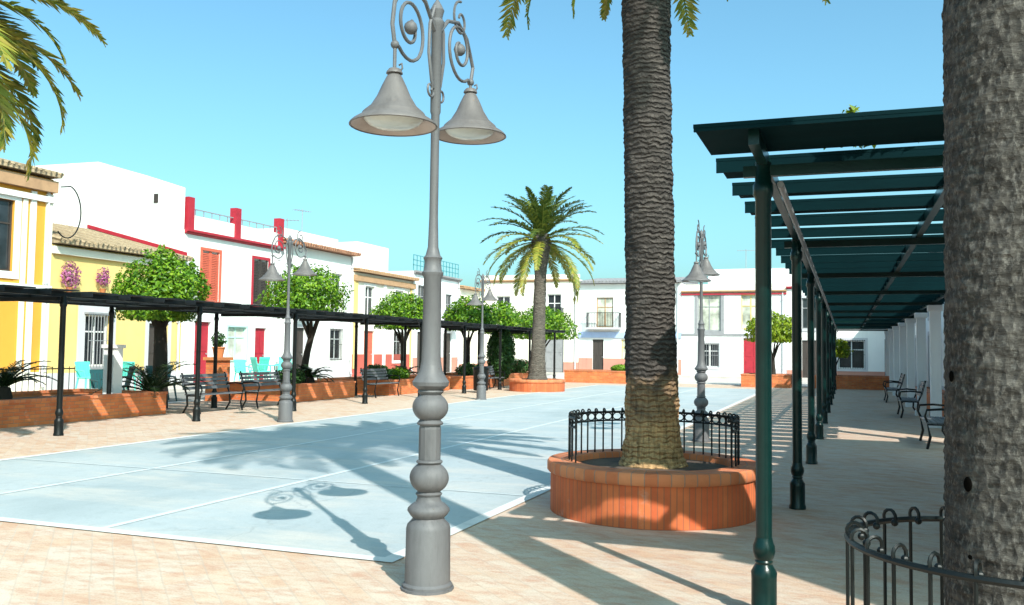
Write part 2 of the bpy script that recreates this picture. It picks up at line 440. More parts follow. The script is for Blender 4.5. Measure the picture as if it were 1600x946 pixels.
tint.inputs[7].default_value = (.45, .745, .74, 1)          # the photograph's cyan white balance of the clear sky
nt.links.new(sky.outputs[0], tint.inputs[6]); nt.links.new(tint.outputs[2], bg.inputs[0]); bg.inputs[1].default_value = .15
S.view_settings.view_transform = 'Standard'; S.view_settings.look = 'None'
S.view_settings.exposure = 1.18; S.view_settings.gamma = 1
S.render.engine = 'CYCLES'; S.cycles.use_denoising = True
S.cycles.max_bounces = 8; S.cycles.sample_clamp_indirect = 6

# ------------------------------------------------------------------ ground
def sheet(x0, y0, x1, y1, z):
    m = MB(); m.quad((x0, y0, z), (x1, y0, z), (x1, y1, z), (x0, y1, z)); return m
structure('ground', sheet(-600, -600, 600, 600, -.02), M['land'])
structure('stone_pavement', sheet(-17.6, -14, 3.4, 45.5, 0), M['paving'])
m = MB(); m.box(-17.8, -14, -.02, -17.6, 45.5, .012); m.box(-17.6, 45.5, -.02, 3.4, 45.7, .012)
structure('plaza_kerb', m, M['kerb'])
structure('side_road', sheet(-21.6, -60, -17.8, 130, -.012), M['asphalt'])
structure('back_road', sheet(-17.8, 45.7, 60, 56.2, -.008), M['sidewalk'])
m = MB(); m.box(-26, -60, -.02, -21.6, 58, .10); structure('house_sidewalk', m, M['sidewalk'])
m = MB(); m.box(-21.6, 56.2, -.02, 60, 60, .10); structure('back_sidewalk', m, M['sidewalk'])
CX0, CX1, CY0, CY1 = -10.75, -3.3, 6.15, 40.5
structure('court_paving', sheet(CX0, CY0, CX1, CY1, .006), M['court'])
m = MB(); b = .13
for a in ((CX0 - b, CY0 - b, CX1 + b, CY0), (CX0 - b, CY1, CX1 + b, CY1 + b), (CX0 - b, CY0, CX0, CY1), (CX1, CY0, CX1 + b, CY1)):
    m.quad((a[0], a[1], .010), (a[2], a[1], .010), (a[2], a[3], .010), (a[0], a[3], .010))
structure('court_border_line', m, M['kerb'])
m = MB()
for x in (-6.05, -8.4):
    m.quad((x - .04, CY0, .0105), (x + .04, CY0, .0105), (x + .04, CY1, .0105), (x - .04, CY1, .0105))
y = 9.3
while y < CY1:
    m.quad((CX0, y - .012, .0145), (CX1, y - .012, .0145), (CX1, y + .012, .0145), (CX0, y + .012, .0145)); y += 3.2
structure('court_joint_lines', m, M['joint'])

# ------------------------------------------------------------------ street lamp
def spiral(c, r0, r1, a0, a1, n, ax, sz=1.):
    """points of a spiral in the plane spanned by horizontal axis ax and z"""
    out = []
    for k in range(n + 1):
        t = k / n; a = a0 + (a1 - a0) * t; r = r0 + (r1 - r0) * t
        out.append((c[0] + ax[0] * r * math.cos(a), c[1] + ax[1] * r * math.cos(a), c[2] + r * math.sin(a) * sz))
    return out

def make_lamp(label, loc):
    t = thing('street_lamp', label, 'street lamp', loc, 0, 'grey two-shade lamps round the plaza')
    MB().lathe([(.178, 0), (.178, .016), (.166, .018), (.168, .035), (.152, .05), (.148, .40), (.14, .43), (.115, .455), (.105, .47), (.125, .49), (.142, .515), (.14, .535), (.115, .56), (.088, .575), (.078, .60), (.08, .635)], 16).build('pedestal', M['grey'], t, True)
    def balls(z0, rr, name):
        mb = MB()
        mb.lathe([(.06, -.125), (.085, -.115), (.09, -.105)] + [(rr * math.cos(R(q)) * 1.0, rr * math.sin(R(q)) * .86) for q in range(-55, 56, 11)] + [(.09, .105), (.085, .115), (.06, .125)], 24, (0, 0, z0), fn=lambda r, z, a: r * (1 + (.09 * (abs(math.cos(2 * a)) - .35) if abs(z) < .1 else 0)))
        mb.build(name, M['grey'], t, True)
    balls(.735, .128, 'ornament_ball'); balls(1.205, .118, 'ornament_ball')
    MB().lathe([(.068, .83), (.074, .86), (.074, 1.06), (.068, 1.09)], 12).build('shaft', M['grey'], t)
    MB().lathe([(.062, 1.30), (.085, 1.325), (.12, 1.35), (.125, 1.375), (.10, 1.41), (.078, 1.45), (.066, 1.52), (.064, 1.6), (.060, 2.08), (.070, 2.095), (.074, 2.115), (.062, 2.13), (.056, 2.18), (.058, 2.2), (.066, 2.215), (.05, 2.235), (.036, 2.29), (.030, 2.5), (.029, 3.2), (.036, 3.22), (.037, 3.80), (.05, 3.82), (.052, 3.85), (.035, 3.87), (.042, 3.90), (.05, 3.93), (.03, 3.97), (.01, 4.0), (.001, 4.02)], 14).build('pole', M['grey'], t, True)
    for s in (-1, 1):
        ax = (0, s, 0)
        arm = MB(); rz = 0.16 if s > 0 else -.05
        z0 = 3.56 + rz * .5
        arm.tube([(0, .03 * s, 3.78), (0, .18 * s, 3.92), (0, .36 * s, 3.97), (0, .52 * s, 3.90), (0, .615 * s, 3.76), (0, .64 * s, z0 + .08), (0, .60 * s, z0 - .05)], .014, 8)
        arm.tube([(0, .60 * s, z0 - .05)] + spiral((0, .40 * s, z0 + .14, 0), .23, .05, R(-50), R(-50) - R(560), 40, ax), .012, 7)
        arm.tube(spiral((0, .40 * s, 4.0, 0), .14, .03, R(90), R(90) + R(430), 26, ax), .010, 6)
        arm.tube([(0, .035 * s, 3.95), (0, .11 * s, 3.8), (0, .12 * s, 3.6), (0, .07 * s, 3.42), (0, .04 * s, 3.38)], .012, 7)
        arm.tube(spiral((0, .085 * s, 3.36, 0), .06, .015, R(180), R(180) + R(400), 18, ax), .008, 6)
        arm.ball((0, .39 * s, z0 + .14), .045, 10, 6)
        arm.ball((0, .60 * s, z0 - .04), .028, 10, 6)
        arm.tube([(0, .60 * s, z0 - .04), (0, .60 * s, 3.37 + rz)], .012, 8)
        arm.build('scroll_arm', M['grey'], t, True)
        zz = 3.03 + rz
        sh = MB().lathe([(.001, .36), (.035, .36), (.05, .34), (.052, .33), (.036, .325), (.048, .31), (.075, .255), (.105, .185), (.145, .12), (.185, .085), (.195, .075), (.20, .06), (.255, .025), (.272, .008), (.275, 0), (.268, -.004), (.262, .003)], 32, (0, .60 * s, zz)).build('lamp_shade', M['shade'], t, True)
        MB().lathe([(.262, .003), (.24, .02), (.19, .052), (.14, .10), (.10, .13), (.001, .14)], 32, (0, .60 * s, zz)).build('reflector', M['shade_in'], sh, True)
        MB().lathe([(.185, .040), (.16, .012), (.11, -.008), (.05, -.016), (.001, -.018)], 24, (0, .60 * s, zz)).build('lamp_glass', M['lampglass'], sh, True)
        MB().tube([(.03, .60 * s, zz + .33), (.055, .60 * s, zz + .36), (.05, .60 * s, zz + .39), (.03, .60 * s, zz + .38)], .006, 6).build('hanger_ring', M['grey'], sh, True)
    return t
lamp = make_lamp('large grey two-shade lamp nearest the camera, on the stone paving at the blue court corner', (-2.63, 5.5, 0))
dup(lamp, (-2.44, 16.3, 0), 0, 'grey lamp seen between the brick-ringed big palm trunk and the green pergola post', .95)
dup(lamp, (-11.2, 16.3, 0), 0, 'grey lamp in front of the second orange tree from the left, near the mint chairs')
dup(lamp, (-10.85, 26.4, 0), 0, 'small distant grey lamp left of the complete palm')

# ------------------------------------------------------------------ palms
def frond(mb, p0, az, e0, L, droop, n=26, ll=.42, w=.022, tw=0., rach=True, ragged=1.):
    p = Vector(p0); e = e0; step = L / n; pts = [p.copy()]
    dirs = []
    for k in range(n):
        d_ = Vector((math.cos(az) * math.cos(e), math.sin(az) * math.cos(e), math.sin(e)))
        dirs.append(d_); p = p + d_ * step; pts.append(p.copy())
        e -= droop / n * (.5 + 1.1 * k / n)
        az += tw / n
    if rach:
        mb.tube(pts[::2] + ([pts[-1]] if n % 2 else []), [.022 * (1 - .85 * j / (len(pts[::2]) + 1)) for j in range(len(pts[::2]) + (1 if n % 2 else 0))], 4, False)
    for k in range(2, n):
        t = k / n
        base = pts[k]; f = dirs[k]
        side = f.cross(Vector((0, 0, 1)))
        if side.length < .05: side = Vector((-math.sin(az), math.cos(az), 0))
        side.normalize(); up = side.cross(f).normalized()
        l = ll * (math.sin(math.pi * min(1, .12 + t * .9)) ** .6 * .9 + .12) * rng.uniform(.85, 1.1)
        for s in (-1, 1):
            for h in (0, .5):
                b_ = base + f * step * h
                tip = b_ + (side * s * rng.uniform(.62, .8) + f * rng.uniform(.5, .75) + up * rng.uniform(.05, .32) * ragged) * l
                tip.z -= l * rng.uniform(.05, .3)
                wv = f * w
                mid = (b_ + tip) * .5 + up * l * .05
                i = len(mb.v)
                mb.v += [tuple(b_ - wv * .5), tuple(mid - wv), tuple(tip), tuple(mid + wv), tuple(b_ + wv * .5)]
                mb.f.append((i, i + 1, i + 2, i + 3, i + 4))

def crown(seed, c, nf, L, lo, hi, droop, ll, mbs, split=.3, n=26, w=.022):
    """lower fronds go to the second builder"""
    global rng
    rng = random.Random(seed)
    for k in range(nf):
        t = (k + .5) / nf
        az = k * 2.39996 + rng.uniform(-.2, .2)
        e = lo + (hi - lo) * t ** .9 + rng.uniform(-.08, .08)
        LL = L * rng.uniform(.88, 1.06) * (1 - .22 * t * t)
        rr = .20
        p0 = (c[0] + rr * math.cos(az) * (1 - t), c[1] + rr * math.sin(az) * (1 - t), c[2] + .45 * t)
        frond(mbs[0] if t > split else mbs[1], p0, az, e, LL, droop * rng.uniform(.85, 1.15) * (1.15 - .35 * t), n, ll, w, rng.uniform(-.3, .3))

def trunk_mesh(prof, seg, amp, fr, ringp=0., lean=(0, 0), seed=0, dz=.03):
    """prof: [(z, r)]; displaced surface"""
    mb = MB(); zs = []; z = prof[0][0]
    while z < prof[-1][0]: zs.append(z); z += dz
    zs.append(prof[-1][0]); n = seg
    zt = prof[-1][0]
    for z in zs:
        for j in range(len(prof) - 1):
            if prof[j][0] <= z <= prof[j + 1][0]: break
        a, b_ = prof[j], prof[j + 1]; t = (z - a[0]) / (b_[0] - a[0]); r = a[1] + (b_[1] - a[1]) * (3 * t * t - 2 * t ** 3)
        for k in range(n):
            an = 2 * math.pi * k / n; ca, sa = math.cos(an), math.sin(an)
            q = Vector((ca * r * fr + seed, sa * r * fr, z * fr))
            dd = amp * noise.noise(q) + amp * .6 * noise.noise(q * 2.7) + amp * .35 * noise.noise(q * 6.1)
            if ringp:
                ph = z / ringp + .35 * noise.noise(Vector((ca * 1.3, sa * 1.3, z * 1.5 + seed)))
                saw = ph - math.floor(ph)
                col = (k + (int(math.floor(ph)) % 2) * .5 * n / 14) / (n / 14.)
                dd += min(.016, ringp * .2) * (1 - saw) * (.7 + .3 * math.cos(2 * math.pi * col))
            rr = r + dd
            mb.v.append((rr * ca + lean[0] * z / zt, rr * sa + lean[1] * z / zt, z))
    for i in range(len(zs) - 1):
        for k in range(n):
            k2 = (k + 1) % n
            mb.f.append((i * n + k, i * n + k2, (i + 1) * n + k2, (i + 1) * n + k))
    mb.f.append(tuple((len(zs) - 1) * n + k for k in range(n)))
    return mb

# the big palm in the brick ring
PC = (-1.84, 9.06)
t = thing('palm_tree', 'big palm with dark ringed trunk standing in the round brick planter with a black railing', 'palm', (PC[0], PC[1], .44), 0, 'date palms of the plaza')
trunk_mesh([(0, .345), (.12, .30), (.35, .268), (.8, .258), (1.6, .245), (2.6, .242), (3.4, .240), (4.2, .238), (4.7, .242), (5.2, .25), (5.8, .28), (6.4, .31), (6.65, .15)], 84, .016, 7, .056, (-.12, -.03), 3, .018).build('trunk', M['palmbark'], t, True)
a_, b_ = MB(), MB()
crown(11, (-.12, -.03, 6.15), 64, 2.75, .12, 1.35, 1.25, .36, (a_, b_), .3, 30, .032)
rng = random.Random(5)
# old fronds hanging down beside the trunk
camang = math.atan2(-PC[1], -PC[0])
for az, e, L, dr in ((camang - 1.50, -.75, 1.15, .9), (camang + 1.45, -.6, 1.15, .9), (camang + 1.75, -.45, 1.0, 1.2), (camang - 1.75, -.1, 1.62, 1.7), (camang - 2.6, -.5, 1.0, .9)):
    frond(b_, (-.12 + .22 * math.cos(az), -.03 + .22 * math.sin(az), 5.62), az, e, L, dr, 22, .14, .02)
a_.build('crown', M['frond'], t); b_.build('old_fronds', M['oldfrond'], t)

# right foreground palm
t = thing('palm_tree', 'rough grey palm trunk close to the camera at the right edge', 'palm', (.598, 3.835, 0), 0, 'date palms of the plaza')
trunk_mesh([(0, .31), (.2, .275), (.6, .252), (1.3, .243), (2.2, .236), (3.2, .232), (5, .225), (8, .215), (10.6, .21), (11.2, .28), (11.5, .18)], 150, .006, 15, .035, (.02, .0), 8, .0125).build('trunk', M['greybark'], t, True)
for an, zz, sz in ((-2.75, 1.52, .014), (-2.42, 1.13, .018), (-2.40, .86, .013)):
    o = MB().ball((0, 0, 0), sz, 10, 8, 1.5).build('bark_hole', M['hole'], t, True)
    o.scale = (.35, 1, 1); o.rotation_euler = (0, 0, an); o.location = (.247 * math.cos(an), .247 * math.sin(an), zz)
a_, b_ = MB(), MB()
crown(21, (.02, 0, 11.1), 64, 2.7, -.3, 1.35, 1.6, .42, (a_, b_), .25)
a_.build('crown', M['frond'], t); b_.build('old_fronds', M['oldfrond'], t)

# complete palm at the far end of the court
t = thing('palm_tree', 'complete palm with full round crown at the far left end of the blue court', 'palm', (-11.3, 33.2, .4), 0, 'date palms of the plaza')
trunk_mesh([(0, .42), (.3, .33), (1, .28), (2.5, .24), (4.2, .225), (4.9, .30), (5.4, .40), (5.75, .28)], 28, .02, 5, .12, (.12, 0), 5, .06).build('trunk', M['palebark'], t, True)
a_, b_ = MB(), MB()
crown(34, (.12, 0, 5.35), 54, 2.8, -.62, 1.35, 1.0, .34, (a_, b_), .42, 26, .036)
a_.build('crown', M['frond'], t); b_.build('old_fronds', M['oldfrond'], t)

# left palm, only fronds reach into the picture
LP = (-11.9, 7.8)
t = thing('palm_tree', 'palm at the left edge whose yellow-green arching fronds hang into the sky', 'palm', (LP[0], LP[1], 0), 0, 'date palms of the plaza')
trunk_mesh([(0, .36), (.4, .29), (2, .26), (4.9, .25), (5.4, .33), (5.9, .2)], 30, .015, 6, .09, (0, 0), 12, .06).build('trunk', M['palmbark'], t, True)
a_, b_ = MB(), MB()
crown(43, (0, 0, 5.75), 72, 3.05, -.35, 1.3, 1.5, .42, (a_, b_), .55, 34, .042)
a_.build('crown', M['frond'], t); b_.build('old_fronds', M['oldfrond'], t)

# ------------------------------------------------------------------ round planters and ring railings
def ring_planter(label, x, y, r, h, grp='round brick palm planters'):
    t = thing('brick_planter', label, 'planter', (x, y, 0), 0, grp)
    MB().lathe([(r - .02, 0), (r - .02, h - .115)], 96).build('wall', M['ringbrick'], t, True)
    MB().lathe([(r - .05, h - .113), (r, h - .113), (r + .015, h - .095), (r + .015, h - .02), (r, h), (r - .26, h), (r - .275, h - .02), (r - .275, h - .12)], 96).build('coping', M['brickcap'], t, True)
    mb = MB(); n = 40
    mb.v.append((0, 0, h - .03))
    for k in range(n): a = 2 * math.pi * k / n; mb.v.append(((r - .272) * math.cos(a), (r - .272) * math.sin(a), h - .06))
    for k in range(n): mb.f.append((0, 1 + k, 1 + (k + 1) % n))
    mb.build('soil', M['earth'], t)
    return t
ring_planter('round orange brick planter around the big ringed palm trunk', PC[0], PC[1], 1.05, .50)
ring_planter('small distant round brick planter at the foot of the complete palm', -11.3, 33.2, 1.1, .46)

def ring_rail(label, loc, r, h, a0, a1, nb, hook=.05, br=.009):
    t = thing('ring_railing', label, 'railing', loc, 0, 'black iron ring railings round palms')
    full = a1 - a0 > 6.28
    def arc(z, n=64): return [(r * math.cos(a0 + (a1 - a0) * k / n), r * math.sin(a0 + (a1 - a0) * k / n), z) for k in range(n + 1)]
    for z, rr in ((h, .013), (h * .80 if h < .6 else .12, .010)):
        MB().tube(arc(z), rr, 6).build('rail', M['iron'], t, True)
    for k in range(nb if full else nb + 1):
        a = a0 + (a1 - a0) * k / nb; c, s = math.cos(a), math.sin(a)
        mb = MB(); mb.tube([(r * c, r * s, 0), (r * c, r * s, h + .01)], br, 6)
        # curled hook over the rail
        pts = []
        for q in range(9):
            b2 = R(-20) + R(235) * q / 8
            pts.append(((r + hook * .5 * (math.cos(b2) - .9)) * c, (r + hook * .5 * (math.cos(b2) - .9)) * s, h + .02 + hook * .55 * math.sin(b2)))
        mb.tube([(r * c, r * s, h)] + pts, br * .95, 5)
        mb.ball(pts[-1], br * 2.0, 7, 5)
        mb.build('baluster', M['iron'], t, True)
    if h < .6:
        mb = MB(); n = nb
        for k in range(n):
            a = a0 + (a1 - a0) * (k + .5) / n; dd = (a1 - a0) / n * .5
            pts = [(r * math.cos(a + dd * .9 * math.cos(q)), r * math.sin(a + dd * .9 * math.cos(q)), h * .9 + h * .085 * math.sin(q)) for q in [2 * math.pi * i / 10 for i in range(11)]]
            mb.tube(pts, br * .8, 5, False)
        mb.build('scrollwork', M['iron'], t, True)
    return t
ca = math.atan2(-PC[1], -PC[0])
ring_rail('low black ring railing on top of the round brick planter behind the big palm trunk', (PC[0], PC[1], .47), .845, .46, ca + R(62), ca + R(298), 30, .035)
ring_rail('taller black iron ring railing with curled tips around the grey trunk at the right edge', (.60, 3.84, 0), .60, .88, 0, 2 * math.pi, 26, .06, .008)

# ------------------------------------------------------------------ pergolas
def post_meshes():
    p = MB(); p.lathe([(.049, .46), (.049, 2.55), (.062, 2.58), (.062, 2.64), (.05, 2.66), (.05, 2.78)], 14)
    b = MB(); b.lathe([(.085, 0), (.085, .03), (.076, .05), (.076, .23), (.078, .26), (.062, .29), (.05, .31), (.056, .325), (.05, .335), (.058, .35), (.068, .385), (.066, .42), (.055, .445), (.05, .47)], 18)
    return p, b
def make_pergola(label, xs, ys, x0, x1, y0, y1, z, mpost, mpanel, first=.74, slat=.61, pitch=.90, pale=False):
    t = thing('pergola', label, 'pergola', (x0, y0, 0), 0, 'slatted metal pergolas beside the court')
    pm = bm = None
    for xp in (xs if not pale else xs[:1]):
        for yp in ys:
            if pm is None:
                p, b = post_meshes()
                k_ = (z - .07) / 2.78
                p.v = [(a, c, e * k_) for a, c, e in p.v]
                po = p.build('post', mpost, t, True); bo = b.build('post_base', mpost, po, True); pm, bm = po, bo
            else:
                po = pm.copy(); COL.objects.link(po); po.parent = t
                bo = bm.copy(); COL.objects.link(bo); bo.parent = po
            po.location = (xp - x0, yp - y0, 0)
    for xp in list(xs) + [(xs[0] + xs[-1]) / 2]:
        MB().box(xp - x0 - .03, .12, z - .09, xp - x0 + .03, y1 - y0 - .1, z - .003).build('beam', mpost, t)
    if pale:
        c0 = None
        for yp in ys:
            if c0 is None:
                mb = MB(); mb.box(-.11, -.11, .14, .11, .11, z - .16); mb.box(-.16, -.16, 0, .16, .16, .139); mb.box(-.15, -.15, z - .30, .15, .15, z - .162)
                c = c0 = mb.build('column', M['white_b'], t, bevel=.012)
            else:
                c = c0.copy(); COL.objects.link(c); c.parent = t
            c.location = (xs[-1] - x0, yp - y0, 0)
    for i, yp in enumerate(ys):
        xa, xb = xs[0] - x0, xs[-1] - x0
        MB().box(xa - .12, yp - y0 - .025, z - .16, xb + .15, yp - y0 + .025, z - .092).build('cross_beam', mpost, t)
    y = y0; i = 0; pr = None
    while y + slat <= y1:
        L = first if i == 0 else slat
        if i < 2:
            mb = MB(); W = x1 - x0; n = 10
            mb.box(0, 0, 0, W, L, .022)
            mb.box(.002, .002, -.075 if i else -.02, W - .002, .02, -.001)      # folded front lip
            pr = mb.build('roof_panel', mpanel, t)
        else:
            c = pr.copy(); COL.objects.link(c); c.parent = t; pr = c
        pr.location = (0, y - y0, z + rng.uniform(-.004, .004)); pr.rotation_euler = (rng.uniform(-.012, .012), rng.uniform(-.002, .002), rng.uniform(-.003, .003))
        y += (first + .20) if i == 0 else pitch
        i += 1
    return t
rt = make_pergola('long dark green slatted pergola along the right side, under the grey palm', [-.48, 1.85], [5.76 + 4.02 * k for k in range(11)], -.80, 2.15, 5.03, 47.2, 2.86, M['green'], M['panel'], pale=True)
mb = MB(); mb.tube([(.42, .8, 2.66), (.42, 42, 2.66)], .022, 8); mb.build('highlight_pipe', M['frame_grey'], rt, True)  # pale pipe drawn in for the highlight along the beam underside
make_pergola('long low black pergola along the far left side, in front of orange trees', [-12.9, -15.3], [1.35 + 3.55 * k for k in range(12)], -15.7, -12.6, .6, 42.0, 2.52, M['iron'], M['blackpanel'])

# climbing plant on the right pergola roof
def leaf_cloud(mb, c, rad, n, size, seed, shell=.0, flat=1., fn=None, asp=.55):
    r_ = random.Random(seed)
    for k in range(n):
        while True:
            p = Vector((r_.uniform(-1, 1), r_.uniform(-1, 1), r_.uniform(-1, 1)))
            if shell < p.length <= 1: break
        if fn and not fn(p): continue
        q = Vector((c[0] + p.x * rad[0], c[1] + p.y * rad[1], c[2] + p.z * rad[2]))
        nrm = (Vector((p.x, p.y, p.z + .25)).normalized() + Vector((r_.gauss(0, .55), r_.gauss(0, .55), r_.gauss(0, .55)))).normalized()
        a = nrm.orthogonal().normalized(); a = Matrix.Rotation(r_.uniform(0, 6.28), 3, nrm) @ a; b = nrm.cross(a)
        s = size * r_.uniform(.65, 1.3)
        i = len(mb.v)
        mb.v += [tuple(q - a * s), tuple(q + b * s * asp - nrm * s * .15), tuple(q + a * s), tuple(q - b * s * asp - nrm * s * .15)]
        mb.f.append((i, i + 1, i + 2, i + 3))
mb = MB()
leaf_cloud(mb, (.10, .10, .10), (.40, .10, .09), 260, .038, 3)
leaf_cloud(mb, (.02, .0, .13), (.08, .07, .12), 70, .034, 4)
st = MB(); st.tube([(0, 0, 0), (.03, .02, .2), (.01, 0, .24)], .008, 5)
o = thing('climbing_plant', 'small green climber sprouting over the front edge of the green pergola roof', 'plant', (.02, 5.86, 2.885))
mb.build('foliage', M['lime'], o); st.build('stem', M['treebark'], o)

# ------------------------------------------------------------------ brick planters, left and back
def long_planter(label, x0, y0, x1, y1, h=.52, grp='long low brick planters'):
    t = thing('brick_planter', label, 'planter', (x0, y0, 0), 0, grp)
    W, L = x1 - x0, y1 - y0
    mb = MB()
    for a in ((0, 0, W, .22), (0, L - .22, W, L), (0, .222, .22, L - .222), (W - .22, .222, W, L - .222)):
        mb.box(a[0], a[1], 0, a[2], a[3], h - .06)
    mb.build('wall', M['brick'], t)
    mb = MB()
    for a in ((-.02, -.02, W + .02, .24), (-.02, L - .24, W + .02, L + .02), (-.02, .242, .24, L - .242), (W - .24, .242, W + .02, L - .242)):
        mb.box(a[0], a[1], h - .058, a[2], a[3], h)
    mb.build('coping', M['brickcap'], t)
    MB().box(.221, .221, 0, W - .221, L - .221, h - .12).build('soil', M['earth'], t)
    return t
PX0, PX1 = -17.5, -14.9
long_planter('long brick planter with black railing behind the left end of the black pergola', PX0, 2.0, PX1, 16.9)
long_planter('brick planter with the forked dark tree, right of the gap with the mint chairs', PX0, 22.3, PX1, 25.5)
long_planter('brick planter in front of the red plinth of the cream house', PX0 + .3, 26.9, PX1 + .5, 31.8)
long_planter('brick planter at the far left seen just right of the big lamp post', PX0 + .5, 32.6, PX1 + .8, 41.5)
long_planter('brick planter across the far end of the court, left of the big palm trunk', -13.2, 43.0, -8.4, 45.2, .62)
long_planter('brick planter at the far end with the yellow-green clipped tree', -4.6, 43.0, -2.4, 45.2, .6)
long_planter('brick planter at the far end of the green pergola', -1.6, 43.4, 2.2, 45.2, .6)
long_planter('low brick planter against the white houses on the right', 2.25, 22.0, 2.85, 34.0, .5)

def straight_rail(label, x, y0, y1, z, h=.62):
    t = thing('iron_railing', label, 'railing', (x, y0, z))
    L = y1 - y0
    for zz in (.06, h): MB().tube([(0, 0, zz), (0, L, zz)], .016, 6).build('rail', M['iron'], t)
    n = int(L / .16); mb = MB()
    for k in range(n + 1): mb.tube([(0, L * k / n, 0), (0, L * k / n, h + .05)], .009, 5)
    mb.build('balusters', M['iron'], t)
    return t
straight_rail('thin black railing standing on the long left planter', -17.3, 2.3, 16.5, .40)

# ------------------------------------------------------------------ small trees
def make_crown(name, mat, rx, rz, n, size, seed, parent, zc, flat=-.45, offx=0):
    mb = MB()
    def fn(p):
        if p.z < flat: return False
        q = p * 2.3 + Vector((seed * 3.1, seed, 0))
        lim = .84 + .17 * noise.noise(q) + .10 * noise.noise(q * 2.4)
        if p.length > lim: return False
        return noise.noise(q * 1.9 + Vector((9, 0, 0))) > -.36 or p.length < .4
    leaf_cloud(mb, (offx, 0, zc), (rx * 1.12, rx * 1.12, rz * 1.15), n, size, seed, .30, fn=fn)
    return mb.build(name, mat, parent)
def limb_tree(label, x, y, z0, zc, rx, rz, seed, mat='orange', n=9000, size=.075, tr=.12, fork=.55, cat='tree', grp='clipped orange trees', lean=0, name='orange_tree', offx=0):
    t = thing(name, label, cat, (x, y, z0), 0, grp)
    r_ = random.Random(seed * 13 + 1); h = zc - z0
    mb = MB(); fz = h * fork
    mb.tube([(0, 0, -.05), (.02, .02, fz * .35), (lean * .4, .04, fz * .7), (lean, 0, fz)], [tr * 1.35, tr, tr * .9, tr * .8], 9)
    for k in range(5):
        a = 2 * math.pi * k / 5 + r_.uniform(-.4, .4); q = rx * r_.uniform(.45, .65)
        mb.tube([(lean, 0, fz - .06), (lean + q * .35 * math.cos(a), q * .35 * math.sin(a), fz + (h - fz) * .45), (lean + q * math.cos(a), q * math.sin(a), h * r_.uniform(.95, 1.1))], [tr * .62, tr * .4, tr * .12], 6)
    mb.build('trunk', M['treebark'], t, True)
    make_crown('crown', M[mat], rx, rz, n, size, seed, t, h, offx=offx)
    return t
limb_tree('broad bright green orange tree with thick dark trunk before the yellow house', -16.4, 18.3, 0, 2.85, 1.2, 1.2, 2, n=22000, size=.056, tr=.19, fork=.72)
limb_tree('orange tree behind the second lamp, forked dark trunk, before the white house', -16.2, 24.5, .4, 3.1, 1.45, 1.12, 5, n=19000, size=.058, tr=.12, lean=.25)
limb_tree('small round orange tree just left of the big lamp pole', -16.3, 31.5, .4, 2.85, 1.35, .95, 7, n=13000, size=.065, tr=.11)
limb_tree('distant loose orange tree just right of the big lamp pole', -15.9, 37.0, .4, 2.95, 1.3, 1.0, 9, n=8000, size=.085, tr=.1)
limb_tree('distant orange tree behind the far small lamp', -15.9, 40.9, .4, 2.9, 1.15, 1.1, 11, n=6500, size=.085, tr=.1)
limb_tree('orange tree with flat top behind the complete palm trunk', -15.3, 45.6, 0, 2.8, 2.0, 1.2, 13, n=11000, size=.09, tr=.1)
limb_tree('yellow-green clipped tree before the white houses at the far end', -3.25, 44.2, .48, 2.6, 1.35, .95, 17, mat='lime', n=8000, size=.085, tr=.1, fork=.4)
limb_tree('low yellow-green shrub tree seen beneath the far end of the green pergola', -.5, 44.3, .48, 1.75, .8, .6, 19, mat='lime', n=3500, size=.07, tr=.07, fork=.4)
t = thing('columnar_shrub', 'tall clipped dark green column of foliage left of the complete palm trunk', 'shrub', (-13.75, 35.6, .4))
mb = MB(); leaf_cloud(mb, (0, 0, 1.05), (.62, .62, 1.2), 6000, .07, 23, .35); mb.build('foliage', M['hedge'], t)
MB().tube([(0, 0, -.05), (0, 0, 1)], .06, 7).build('stem', M['treebark'], t)

# cycads
def cycad(label, x, y, z, seed, sc=1., up=.5, nf=26):
    global rng
    rng = random.Random(seed)
    t = thing('cycad', label, 'plant', (x, y, z), 0, 'small dark cycads in the planters')
    MB().lathe([(.15 * sc, -.03), (.17 * sc, .12), (.13 * sc, .3 * sc), (.02, .36 * sc)], 12).build('trunk', M['treebark'], t, True)
    mb = MB()
    for k in range(nf):
        frond(mb, (0, 0, .3 * sc), k * 2.4, up + rng.uniform(-.3, .5), 1.0 * sc * rng.uniform(.8, 1.1), 1.3, 16, .16 * sc, .012)
    mb.build('fronds', M['darkfrond'], t)
cycad('dark cycad with stiff upright leaves in the leftmost brick planter', -15.9, 13.4, .40, 3, 1.0, .75)
cycad('dark cycad arching at the foot of the broad orange tree', -15.6, 17.2, 0, 4, 1.45, .7)
cycad('dark cycad in the planter under the forked orange tree', -15.6, 24.0, .40, 6, .8, .6)
cycad('green cycad in the planter before the red plinth of the cream house', -15.5, 30.2, .40, 8, .7, .6)

# ------------------------------------------------------------------ benches
def make_bench(label, x, y, rz):
    t = thing('park_bench', label, 'bench', (x, y, 0), rz, 'grey metal benches under the pergolas')
    s = MB()
    for k in range(5): s.box(-.85, -.02 + k * .085, .43, .85, .048 + k * .085, .455)
    s.build('seat', M['metal_seat'], t)
    s = MB()
    for k in range(4): s.box(-.85, .43 + k * .03, .55 + k * .095, .85, .452 + k * .03, .625 + k * .095)
    s.build('backrest', M['metal_seat'], t)
    for q in (-.78, .78):
        l = MB()
        l.tube([(q, -.02, 0), (q, .03, .2), (q, -.01, .42), (q, .38, .42), (q, .455, .6), (q, .55, .95)], .024, 6)
        l.tube([(q, .48, 0), (q, .36, .2), (q, .38, .42)], .024, 6)
        l.build('leg', M['iron'], t, True)
        l = MB(); l.tube([(q, .0, .42), (q, -.05, .55), (q, -.02, .66), (q, .2, .68), (q, .47, .66)], .02, 6); l.build('armrest', M['iron'], t, True)
    return t
